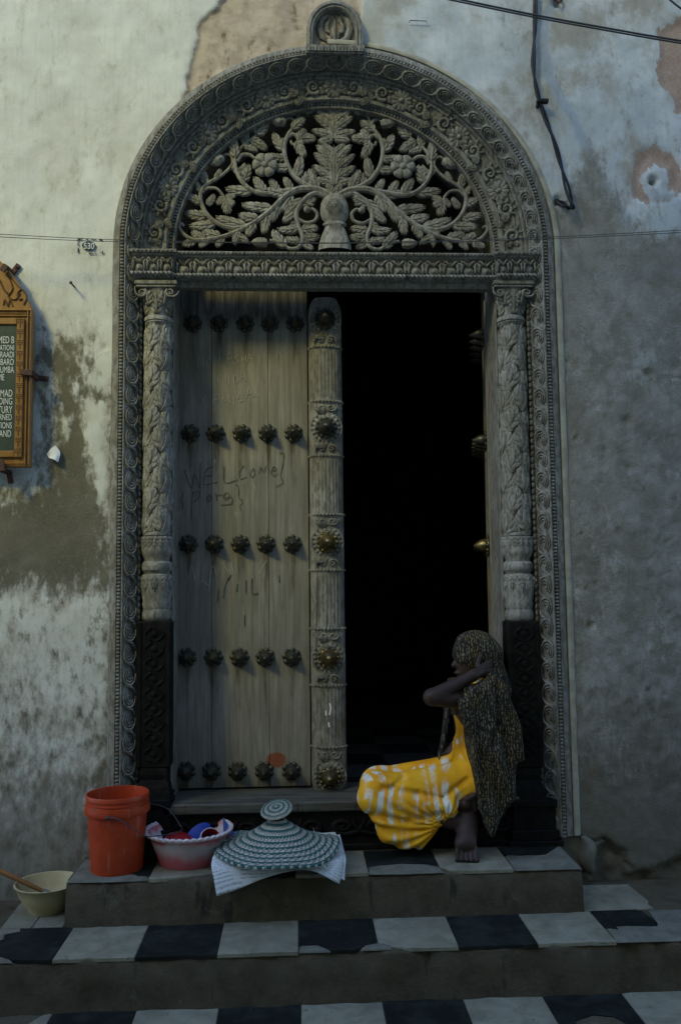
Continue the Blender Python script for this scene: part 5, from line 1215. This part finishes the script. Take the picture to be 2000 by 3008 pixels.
# upturned back corner with the coloured picture, and the folded strip at the right
pic = NT('printed_picture'); g_ = pic.noise(pic.pos(), 9, 2); pic_m = pic.fin(pic.mix(pic.step(g_, .47, .5), (.05, .13, .36), (.34, .10, .10)), .6)
mb = MB(); A_ = [P(655, 2400, 3.86), P(700, 2452, 3.88), P(760, 2440, 3.90)]; B_ = [P(657, 2485, 3.80), P(700, 2482, 3.80), P(735, 2470, 3.82)]
mb = paper_mesh([A_, [(a + b) / 2 + np.array((0, .01, -.004)) for a, b in zip(A_, B_)], B_]); obj('picture_page', mb, pic_m, np_)
mb = paper_mesh([[P(920, 2430, 3.87), P(930, 2446, 3.87), P(985, 2444, 3.88)], [P(925, 2470, 3.86), P(940, 2474, 3.86), P(992, 2480, 3.86)]]); obj('folded_page', mb, M['news'], np_)
t = NT('woven_palm_strips'); o_ = t.objpos(); sp = t.n('ShaderNodeSeparateXYZ'); t.l(o_, sp.inputs[0])
at_ = t.val(sp.outputs[1], 'ARCTAN2', sp.outputs[0]); rad = t.attr('rad'); fr_ = t.val(t.val(t.val(t.noise(o_, 45, 3), 'MULTIPLY_ADD', .30, t.val(t.val(t.val(at_, 'MULTIPLY', 46.0), 'SINE', 0.), 'MULTIPLY_ADD', .09, t.val(rad, 'MULTIPLY', 9.0))), 'ADD', -.15), 'FRACT', 0.)
stripe = t.step(fr_, .56, .62); br = t.val(t.val(at_, 'MULTIPLY', 46.0), 'ADD', t.val(fr_, 'MULTIPLY', 16.0)); brs = t.val(t.val(br, 'SINE', 0.), 'MULTIPLY', t.val(t.val(fr_, 'MULTIPLY', 10.4), 'SINE', 0.))
nz_ = t.noise(o_, 60, 3); cream = t.mix(t.step(nz_, .42, .6), (.58, .53, .43), (.50, .42, .34)); cream = t.mix(t.step(brs, -.25, .15), (.12, .16, .13), cream)
teal = t.mix(t.step(nz_, .4, .65), (.022, .088, .085), (.042, .125, .11)); col = t.mix(stripe, cream, teal); t.bump(brs, .5, .006); M['woven'] = t.fin(col, .8)
cov = empty('woven_food_cover', (cvx, cvy, cvz), 'conical woven palm food cover in teal and cream stripes with a round top knob', 'food cover')
RC = .266; mb = MB(); nr, na = 120, 128; pts = []; ra = []
def cprof(u):   # u 0 at the neck, 1 at the rim
    return .028 + (RC - .028) * u, (P(813, 2412, 3.71)[2] - cvz - .012) * (1 - u) ** 1.55 + .0
for i in range(nr + 1):
    u = i / nr; r, z = cprof(u); fr = (u * 9) % 1
    for j in range(na):
        a = 2 * PI * j / na; rip = .0035 * abs(math.sin(PI * u * 18)) ** .6; sag = u ** 3 * (.008 * math.sin(3 * a + 1) + .006 * math.sin(5 * a + 2.2) + .009 * math.cos(2 * a))
        pts.append((cvx + r * math.cos(a), cvy + r * math.sin(a), cvz + z + rip + sag + .014)); ra.append(u)
for i in range(nr + 1):
    u = 1 - i / nr; r, z = cprof(u)
    if i % 12: continue
    for j in range(na):
        a = 2 * PI * j / na; sag = u ** 3 * (.008 * math.sin(3 * a + 1) + .006 * math.sin(5 * a + 2.2) + .009 * math.cos(2 * a))
        pts.append((cvx + r * math.cos(a), cvy + r * math.sin(a), cvz + z + sag + .006)); ra.append(u)
mb.grid(pts, len(pts) // na, na, closed_m=True); mb.a['rad'] = ra; obj('cone', mb, M['woven'], cov)
kz = P(813, 2374, 3.735)[2]
mb = MB(); mb.lathe([(.030, P(813, 2414, 3.71)[2] - .004), (.020, P(813, 2404, 3.71)[2]), (.024, kz - .016)], 16, c=(cvx, cvy, 0)); mb.a['rad'] = [.5] * len(mb.v); obj('neck', mb, M['darkwood'], cov)
mb = MB(); ra = []; prof = []
for i in range(22): u = i / 21; prof.append((.066 * u, .010 * math.cos(u * PI / 2) + .003 * abs(math.sin(PI * u * 4)))); 
prof += [(.068, -.004), (.06, -.010), (0, -.012)]
mb.lathe(prof, 40); ra = [];
for r, z in prof: ra += [min(r / .068, 1) * .36 + .02] * 40
mb.xf(Matrix.Translation((cvx - .003, cvy - .01, kz)) @ Matrix.Rotation(.38, 4, 'X') @ Matrix.Rotation(-.16, 4, 'Y')); mb.a['rad'] = ra; obj('knob', mb, M['woven'], cov)

# pale bowl with a brush on the lower step
bp = PZ(125, 2692, Z2 + .002); cx_, cy_ = bp[0], bp[1] + .075
bw = empty('plastic_bowl', (cx_, cy_, Z2 + .002), 'pale yellow plastic bowl with a brush in it on the lower step at the left', 'bowl')
mb = MB(); mb.lathe([(0, .003), (.070, .003), (.074, 0), (.078, .010), (.100, .040), (.119, .075), (.129, .106), (.137, .110), (.138, .115), (.130, .115), (.124, .104), (.112, .072), (.094, .038), (.06, .009), (0, .008)], 48, c=(cx_, cy_, Z2 + .002)); obj('shell', mb, basic('ivory_plastic', (.50, .42, .22), (.44, .37, .19), 12, .45), bw, sharp=60)
mb = MB(); mb.lathe([(0, .045), (.096, .045)], 32, c=(cx_, cy_, Z2)); obj('soapy_water', mb, basic('murky_water', (.20, .19, .15), rough=.15), bw)
br_ = empty('scrub_brush', P(100, 2605, cy_), 'wooden handled brush with dark bristles resting in the pale bowl', 'brush')
a, b = P(-70, 2525, cy_ - .03), P(128, 2618, cy_ - .02); mb = MB(); mb.tube([a, (a + b) / 2, b], [.010, .011, .009], 10); obj('handle', mb, basic('orange_wood', (.30, .14, .045), (.22, .10, .035), 30, .5, (.2, 1, 1)), br_)
d = nrm(b - a); mb = MB(); mb.tube([b, b + d * .03], [.012, .014], 10); obj('ferrule', mb, basic('dull_tin', (.25, .25, .25), rough=.4, metal=.6), br_)
mb = MB(); rs = np.random.RandomState(5)
for i in range(60): o2 = rs.normal(0, .006, 3); mb.tube([b + d * .028 + o2 * .6, b + d * .055 + o2 * 1.3 + (0, 0, -.002)], .0016, 4)
obj('bristles', mb, M['black'], br_, kind='stuff')
# ------------------------------------------------------------------ person (surface nets over a distance field)
def surfnet(f, lo, h):
    n = np.array(f.shape); s = f < 0
    c = [(a, b, d) for a in (0, 1) for b in (0, 1) for d in (0, 1)]
    sl = lambda A, o: A[o[0]:n[0] - 1 + o[0], o[1]:n[1] - 1 + o[1], o[2]:n[2] - 1 + o[2]]
    cnt = sum(sl(s, o).astype(np.int8) for o in c); act = (cnt > 0) & (cnt < 8)
    idx = np.argwhere(act); vid = -np.ones(act.shape, np.int64); vid[act] = np.arange(len(idx))
    acc = np.zeros((len(idx), 3)); num_ = np.zeros(len(idx))
    for i in range(8):
        for ax in range(3):
            a = c[i]
            if a[ax]: continue
            b = list(a); b[ax] = 1
            fa = f[idx[:, 0] + a[0], idx[:, 1] + a[1], idx[:, 2] + a[2]]; fb = f[idx[:, 0] + b[0], idx[:, 1] + b[1], idx[:, 2] + b[2]]
            m = (fa < 0) != (fb < 0); t_ = np.where(m, fa / np.where(m, fa - fb, 1), 0)
            p = np.array(a, float)[None].repeat(len(idx), 0); p[:, ax] += t_
            acc[m] += p[m]; num_[m] += 1
    V = lo + h * (idx + acc / num_[:, None]); F_ = []
    for ax in range(3):
        u, v = (ax + 1) % 3, (ax + 2) % 3
        A = s[tuple(slice(1, -1) if k != ax else slice(0, -1) for k in range(3))]; B = s[tuple(slice(1, -1) if k != ax else slice(1, None) for k in range(3))]
        e = np.argwhere(A != B); inv = A[tuple(e.T)]
        g = e.copy()
        for k in range(3):
            if k != ax: g[:, k] += 1
        q = []
        for du, dv in ((-1, -1), (0, -1), (0, 0), (-1, 0)):
            w_ = g.copy(); w_[:, u] += du; w_[:, v] += dv; q.append(vid[tuple(w_.T)])
        q = np.stack(q, 1); q[~inv] = q[~inv][:, ::-1]; F_.append(q)
    return V, np.concatenate(F_)
class SDF:
    def __init__(s, lo, hi, h):
        s.lo = np.array(lo); s.h = h; ax = [np.arange(a, b, h) for a, b in zip(lo, hi)]; s.x, s.y, s.z = np.meshgrid(*ax, indexing='ij'); s.f = np.full(s.x.shape, 9.)
    def cap(s, a, b, ra, rb):
        a = np.array(a); d = np.array(b) - a; t_ = np.clip(((s.x - a[0]) * d[0] + (s.y - a[1]) * d[1] + (s.z - a[2]) * d[2]) / (d @ d + 1e-9), 0, 1)
        return np.sqrt((s.x - a[0] - d[0] * t_) ** 2 + (s.y - a[1] - d[1] * t_) ** 2 + (s.z - a[2] - d[2] * t_) ** 2) - (ra + (rb - ra) * t_)
    def ell(s, c, r, rot=0.):
        X_, Z_ = s.x - c[0], s.z - c[2]; cr, sr = math.cos(rot), math.sin(rot); X2, Z2_ = X_ * cr + Z_ * sr, -X_ * sr + Z_ * cr
        k = np.sqrt((X2 / r[0]) ** 2 + ((s.y - c[1]) / r[1]) ** 2 + (Z2_ / r[2]) ** 2); return (k - 1) * min(r)
    def slab2(s, poly, yc, ht, r):
        d = -sdpoly(s.x[:, 0, :], s.z[:, 0, :], poly)[:, None, :] + r; dy = np.abs(s.y - (yc if np.isscalar(yc) else yc)) - (ht - r)
        return np.minimum(np.maximum(d, dy), 0) + np.hypot(np.maximum(d, 0), np.maximum(dy, 0)) - r
    def u(s, d, k=.0):
        if k <= 0: s.f = np.minimum(s.f, d); return
        h = np.clip(.5 + .5 * (d - s.f) / k, 0, 1); s.f = d + (s.f - d) * h - k * h * (1 - h)
    def sub(s, d, k=.01): s.f = -smin_(-s.f, d, k)
    def mesh(s, name, mat, off, amp=None):
        if amp is not None: s.f = s.f + amp
        V, Fq = surfnet(s.f, s.lo, s.h); V = V - np.array(off)
        me = bpy.data.meshes.new(name); me.vertices.add(len(V)); me.vertices.foreach_set('co', V.ravel().astype(np.float32))
        me.loops.add(Fq.size); me.loops.foreach_set('vertex_index', Fq.ravel().astype(np.int32)); me.polygons.add(len(Fq)); me.polygons.foreach_set('loop_start', np.arange(0, Fq.size, 4, dtype=np.int32))
        me.polygons.foreach_set('use_smooth', np.ones(len(Fq), bool)); me.update(); me.validate(); me.materials.append(mat); return me
def smin_(a, b, k):
    h = np.clip(.5 + .5 * (b - a) / k, 0, 1); return b + (a - b) * h - k * h * (1 - h)
skin = basic('dark_brown_skin', (.032, .018, .013), (.046, .026, .019), 12, .55, spec=.3)
t = NT('tie_dyed_yellow_cotton'); p = t.pos(); n_ = t.noise(p, 7.5, 3, .5, .6); r_ = t.noise(t.pos((1, 1, .35)), 26, 3); f_ = t.noise(p, 70, 4)
wv = t.n('ShaderNodeTexWave', wave_type='BANDS', bands_direction='X'); wv.inputs['Scale'].default_value = 6; wv.inputs['Distortion'].default_value = 5; wv.inputs['Detail'].default_value = 1; wv.inputs['Detail Scale'].default_value = 1.2; t.l(t.pos((1, .6, .6)), wv.inputs['Vector'])
msk = t.val(t.step(n_, .45, .57), 'MULTIPLY', t.val(t.step(wv.outputs['Fac'], .15, .6), 'MULTIPLY', t.step(r_, .30, .55))); base_ = t.mix(t.step(t.noise(p, 10, 3), .35, .65), (.72, .31, .008), (.80, .42, .016)); col = t.mix(msk, base_, (.70, .68, .58)); t.bump(f_, .1, .004); M['dress'] = t.fin(col, .85)
t = NT('leaf_patterned_kanga'); p = t.pos((1, 1, .75)); n0 = t.n('ShaderNodeTexVoronoi', feature='DISTANCE_TO_EDGE'); n0.inputs['Scale'].default_value = 60; ds = t.n('ShaderNodeTexNoise'); ds.inputs['Scale'].default_value = 14; t.l(p, ds.inputs['Vector'])
ad = t.n('ShaderNodeMix', data_type='RGBA'); ad.inputs[0].default_value = .06; t.l(p, ad.inputs[6]); t.l(ds.outputs['Color'], ad.inputs[7]); t.l(ad.outputs[2], n0.inputs['Vector'])
w1 = t.n('ShaderNodeTexWave', wave_type='BANDS', bands_direction='X'); w1.inputs['Scale'].default_value = 26; w1.inputs['Distortion'].default_value = 9; w1.inputs['Detail'].default_value = 3; w1.inputs['Detail Scale'].default_value = 1.6; t.l(p, w1.inputs['Vector'])
f_ = t.val(t.step(w1.outputs['Fac'], .52, .75), 'MULTIPLY', t.step(n0.outputs['Distance'], .05, .14)); b_ = t.noise(p, 8, 2)
tan_ = t.mix(t.step(b_, .42, .6), (.17, .125, .04), (.15, .135, .09)); col = t.mix(f_, (.013, .012, .010), tan_); M['kanga'] = t.fin(col, .85)
px3 = lambda x, y, Y: P(x, y, Y)
Hq = px3(1384, 1930, 3.96); Hc = Hq + np.array((.018, 0, -.002)); root = (.82, 3.97, .575)
per = empty('person', root, 'person sitting on the threshold in yellow tie-dyed dress and dark headscarf, one arm raised', 'person')
b = SDF((.20, 3.66, .34), (1.06, 4.24, 1.42), .0052)
pel = np.array((.82, 3.97, .68)); chest = np.array((.835, 3.97, 1.00)); neck = np.array((.815, 3.965, 1.10))
b.u(b.cap((.82, 3.90, .67), (.82, 4.04, .67), .095, .095)); b.u(b.cap(pel, (.835, 3.97, .86), .105, .095), .05); b.u(b.cap((.835, 3.93, .98), (.835, 4.01, .98), .095, .095), .06)
b.u(b.cap((.83, 3.85, 1.06), (.83, 4.09, 1.06), .048, .048), .05); b.u(b.cap(neck + (0.01, 0, -.02), Hc + (.025, 0, -.07), .048, .045), .03)
# head facing left, slightly bowed
b.u(b.ell(Hc + (.015, 0, .02), (.093, .074, .092)), .02); b.u(b.ell(Hc + (-.022, 0, -.045), (.066, .056, .075), .25), .03)
b.u(b.cap(Hc + (-.084, 0, -.005), Hc + (-.099, 0, -.034), .009, .0145), .012); b.u(b.ell(Hc + (-.082, 0, -.068), (.020, .026, .010)), .008); b.u(b.ell(Hc + (-.070, 0, -.100), (.024, .026, .020)), .012)
for sg in (-1, 1):
    b.u(b.ell(Hc + (-.084, sg * .028, .012), (.012, .018, .008)), .008); b.u(b.ell(Hc + (.015, sg * .074, -.015), (.020, .010, .030)), .006)
    b.f = np.maximum(b.f, -b.ell(Hc + (-.094, sg * .030, -.004), (.010, .014, .008)))
# raised left arm (towards the viewer)
sh = px3(1398, 2062, 3.84); elb = px3(1268, 2048, 3.745); wr = px3(1388, 1985, 3.80)
b.u(b.cap(sh, elb, .043, .036), .03); b.u(b.cap(elb, wr, .036, .024), .012)
pal = px3(1410, 1972, 3.835); b.u(b.cap(wr, pal, .024, .026), .015)
for k, (dx, dz, L) in enumerate(((.000, .028, .066), (.012, .014, .072), (.018, -.002, .068), (.018, -.018, .055))):
    k0 = pal + (.010 + dx * .3, .004, dz * .8); k1 = k0 + np.array((.034, .014, .006 + dz * .35)); k2 = k1 + np.array((.014, .030, .004)) * (L / .066)
    b.u(b.cap(k0, k1, .0105, .0092), .004); b.u(b.cap(k1, k2, .0092, .0078), .003)
th = pal + (-.012, .004, .026); b.u(b.cap(th, th + (.012, .016, .030), .011, .0095), .005); b.u(b.cap(th + (.012, .016, .030), th + (.026, .028, .044), .0095, .008), .003)
# far arm resting on the lap
s2, e2, w2 = np.array((.83, 4.10, 1.05)), np.array((.82, 4.15, .84)), np.array((.68, 4.10, .715)); b.u(b.cap(s2, e2, .043, .036), .03); b.u(b.cap(e2, w2, .035, .024), .02)
b.u(b.cap(w2, w2 + (-.05, -.02, -.012), .025, .026), .015)
for k in range(4): q = w2 + (-.07, -.045 + .02 * k, -.016); b.u(b.cap(q, q + (-.045, -.006, -.012), .0095, .008), .003)
b.u(b.cap(w2 + (-.04, -.045, -.01), w2 + (-.075, -.068, -.016), .010, .009), .004)
# legs: near one folded, foot down on the tile; far one crossed under with toes showing
kn1, an1 = np.array((.335, 3.85, .60)), px3(1376, 2425, 3.80); b.u(b.cap((.80, 3.90, .66), kn1, .082, .058), .04); b.u(b.cap(kn1, an1, .056, .034), .02)
heel = px3(1378, 2385, 3.83); ball = px3(1366, 2478, 3.745); 
b.u(b.cap(an1, heel, .034, .032), .02); b.u(b.cap(heel, ball, .034, .036), .02); b.u(b.cap(heel + (.012, 0, -.02), ball + (.020, 0, .004), .026, .028), .02); b.u(b.cap(heel + (-.010, 0, -.03), ball + (-.022, 0, .0), .022, .024), .02)
for k in range(5):
    q = ball + (-.037 + .0185 * k, -.012, -.012); L = .050 - .006 * abs(k - (1 if True else 0)) * .7; e_ = np.array((q[0] - .006 + .002 * k, q[1] - .034 + .004 * abs(k - 3), Z1 + .0115)); b.u(b.cap(q, e_, .0125 if k == 4 else .0092, .0125 if k == 4 else .0088), .002)
kn2, an2 = np.array((.36, 4.04, .60)), px3(1338, 2368, 3.85); b.u(b.cap((.80, 4.04, .66), kn2, .082, .058), .04); b.u(b.cap(kn2, an2, .054, .034), .02)
fb = px3(1368, 2362, 3.80); b.u(b.cap(an2, fb, .032, .028), .02)
for k in range(5): q = fb + (.000 + .004 * k, -.012 + .004 * k, .022 - .012 * k); e_ = q + np.array((.034 - .002 * k, -.012, .020 - .004 * k)); b.u(b.cap(q, e_, .0135 if k == 0 else .0105, .0125 if k == 0 else .0095), .003)
me_b = b.mesh('body', skin, root); ob = bpy.data.objects.new('body', me_b); link(ob, per)
# dress
XZ = lambda pts, Y: [(px3(x, y, Y)[0], px3(x, y, Y)[2]) for x, y in pts]
d = SDF((.18, 3.66, .34), (1.06, 4.26, 1.16), .0064)
d.u(d.cap((.82, 3.89, .68), (.82, 4.05, .68), .118, .118)); d.u(d.cap((.815, 3.97, .70), (.83, 3.97, .90), .125, .112), .05); d.u(d.cap((.83, 3.92, .99), (.83, 4.02, .99), .108, .108), .05); d.u(d.cap((.83, 3.86, 1.06), (.83, 4.08, 1.06), .058, .058), .04)
d.u(d.cap((.79, 3.90, .655), (.345, 3.86, .615), .100, .080), .05); d.u(d.cap((.79, 4.04, .655), (.36, 4.04, .615), .100, .078), .05); d.u(d.cap((.345, 3.86, .615), (.36, 4.03, .62), .08, .08), .03)
hang = XZ([(1064, 2340), (1072, 2290), (1110, 2280), (1240, 2300), (1318, 2350), (1326, 2386), (1290, 2430), (1236, 2492), (1195, 2494), (1122, 2478), (1098, 2420), (1080, 2380)], 3.81)
d.u(d.slab2(hang, 3.865, .10, .045), .03)
d.u(d.cap(px3(1090, 2345, 3.82), px3(1310, 2368, 3.80), .062, .052), .02)
xx, yy, zz3 = d.x, d.y, d.z
ph = np.arctan2(zz3 - .50, xx - .62)
fold = .0055 * np.sin(26 * ph + 3 * np.sin(xx * 9)) * np.clip((.66 - zz3) / .1, 0, 1) * np.clip((xx - .25) / .1, 0, 1)
fold = fold + .005 * np.sin(46 * (zz3 * .5 + xx) + 4 * np.sin(zz3 * 7)) * np.clip((xx - .66) / .05, 0, 1) * np.clip((zz3 - .64) / .1, 0, 1)
def seg2(g, a, b_):
    ax, az, bx, bz = a[0], a[2], b_[0], b_[2]; ex, ez = bx - ax, bz - az
    t_ = np.clip(((g.x - ax) * ex + (g.z - az) * ez) / (ex * ex + ez * ez), 0, 1); return np.hypot(g.x - ax - ex * t_, g.z - az - ez * t_)
cre = lambda a, b_, w_: np.exp(-(seg2(d, a, b_) / w_) ** 2) * np.clip((3.93 - d.y) / .06, 0, 1)
fold = fold + .015 * cre(px3(1128, 2318, 3.76), px3(1230, 2338, 3.74), .016) + .014 * cre(px3(1230, 2338, 3.74), px3(1300, 2352, 3.74), .013) + .012 * cre(px3(1150, 2320, 3.75), px3(1190, 2295, 3.76), .012) + .011 * cre(px3(1305, 2350, 3.76), px3(1372, 2285, 3.82), .012)
fold = fold + .010 * cre(px3(1090, 2398, 3.77), px3(1200, 2412, 3.765), .013) + .010 * cre(px3(1200, 2412, 3.765), px3(1300, 2390, 3.765), .013) + .009 * cre(px3(1110, 2432, 3.77), px3(1250, 2440, 3.765), .012)
fold = fold + .010 * cre(px3(1345, 2150, 3.86), px3(1372, 2230, 3.85), .010) + .008 * cre(px3(1352, 2110, 3.86), px3(1362, 2200, 3.85), .009)
d.f = np.maximum(d.f, (Z1 + .012) - d.z)
me_d = d.mesh('dress', M['dress'], root, fold); od = bpy.data.objects.new('dress', me_d); link(od, per)
# headscarf and shawl
k = SDF((.56, 3.64, .36), (1.12, 4.26, 1.42), .0060)
k.u(k.ell(Hq + (.022, 0, .022), (.108, .090, .104), -.25)); k.u(k.cap(Hq + (.075, 0, -.01), (.885, 3.97, 1.06), .062, .09), .05)
k.sub(k.ell(Hq + (-.148, 0, -.100), (.108, .068, .112), .35), .012)
body_poly = XZ([(1336, 2048), (1352, 2014), (1400, 2012), (1440, 1975), (1470, 2000), (1494, 2066), (1514, 2130), (1516, 2220), (1494, 2320), (1470, 2390), (1438, 2438), (1418, 2418), (1394, 2374), (1386, 2250), (1374, 2140), (1350, 2108)], 3.82)
yc = 3.940 + 0 * k.z; hy_ = .215 - .02 * np.clip((.60 - k.z) / .25, 0, 1)
dd = -sdpoly(k.x[:, 0, :], k.z[:, 0, :], body_poly)[:, None, :] + .022; dy = np.abs(k.y - yc) - (hy_ - .022)
sl_ = np.minimum(np.maximum(dd, dy), 0) + np.hypot(np.maximum(dd, 0), np.maximum(dy, 0)) - .022
k.u(sl_, .035)
k.u(k.cap(px3(1350, 2070, 3.82), px3(1420, 2040, 3.80), .04, .05), .03)
armhole = k.cap(sh + (0, .02, -.0), elb, .052, .05); k.sub(k.cap(px3(1352, 2020, 3.72), px3(1230, 2050, 3.72), .058, .07), .012); k.sub(k.cap(px3(1300, 1990, 3.79), px3(1432, 1965, 3.79), .026, .040), .012)
cre2 = lambda a, b_, w_: np.exp(-(seg2(k, a, b_) / w_) ** 2) * np.clip((3.90 - k.y) / .06, 0, 1)
fold = (.012 * np.sin(55 * (k.x + .10 * (k.z - .7) + .03 * np.sin(k.z * 9))) + .004 * np.sin(120 * k.x + 40 * (k.z - .6) ** 2)) * np.clip((1.08 - k.z) / .3, 0, 1) + .002 * np.sin(60 * k.z + 20 * k.x) * np.clip((k.z - 1.0) / .1, 0, 1)
fold = fold + .014 * cre2(px3(1452, 1990, 3.80), px3(1458, 2120, 3.78), .010) + .012 * cre2(px3(1458, 2120, 3.78), px3(1440, 2185, 3.78), .010) - .008 * cre2(px3(1340, 2060, 3.75), px3(1362, 2110, 3.75), .012) - .008 * cre2(px3(1466, 2000, 3.75), px3(1474, 2130, 3.75), .010) + .010 * cre2(px3(1400, 2200, 3.80), px3(1412, 2400, 3.80), .012) + .010 * cre2(px3(1470, 2150, 3.80), px3(1478, 2330, 3.81), .012)
me_k = k.mesh('headscarf', M['kanga'], root, fold); ok_ = bpy.data.objects.new('headscarf', me_k); link(ok_, per)
mb = MB(); A_ = [px3(1304, 2062, 3.93), px3(1300, 2120, 3.92), px3(1292, 2180, 3.91), px3(1286, 2215, 3.90), px3(1288, 2232, 3.90)]; B_ = [px3(1326, 2062, 3.93), px3(1320, 2110, 3.90), px3(1312, 2165, 3.89), px3(1302, 2200, 3.89), px3(1290, 2233, 3.90)]
mb.grid([q for a_, b2 in zip(spline(A_, 4), spline(B_, 4)) for q in (a_, (a_ + b2) / 2 + (0, -.012, 0), b2)], len(spline(A_, 4)), 3); o_ = obj('scarf_end', mb, M['kanga'], per); md = o_.modifiers.new('thick', 'SOLIDIFY'); md.thickness = .004
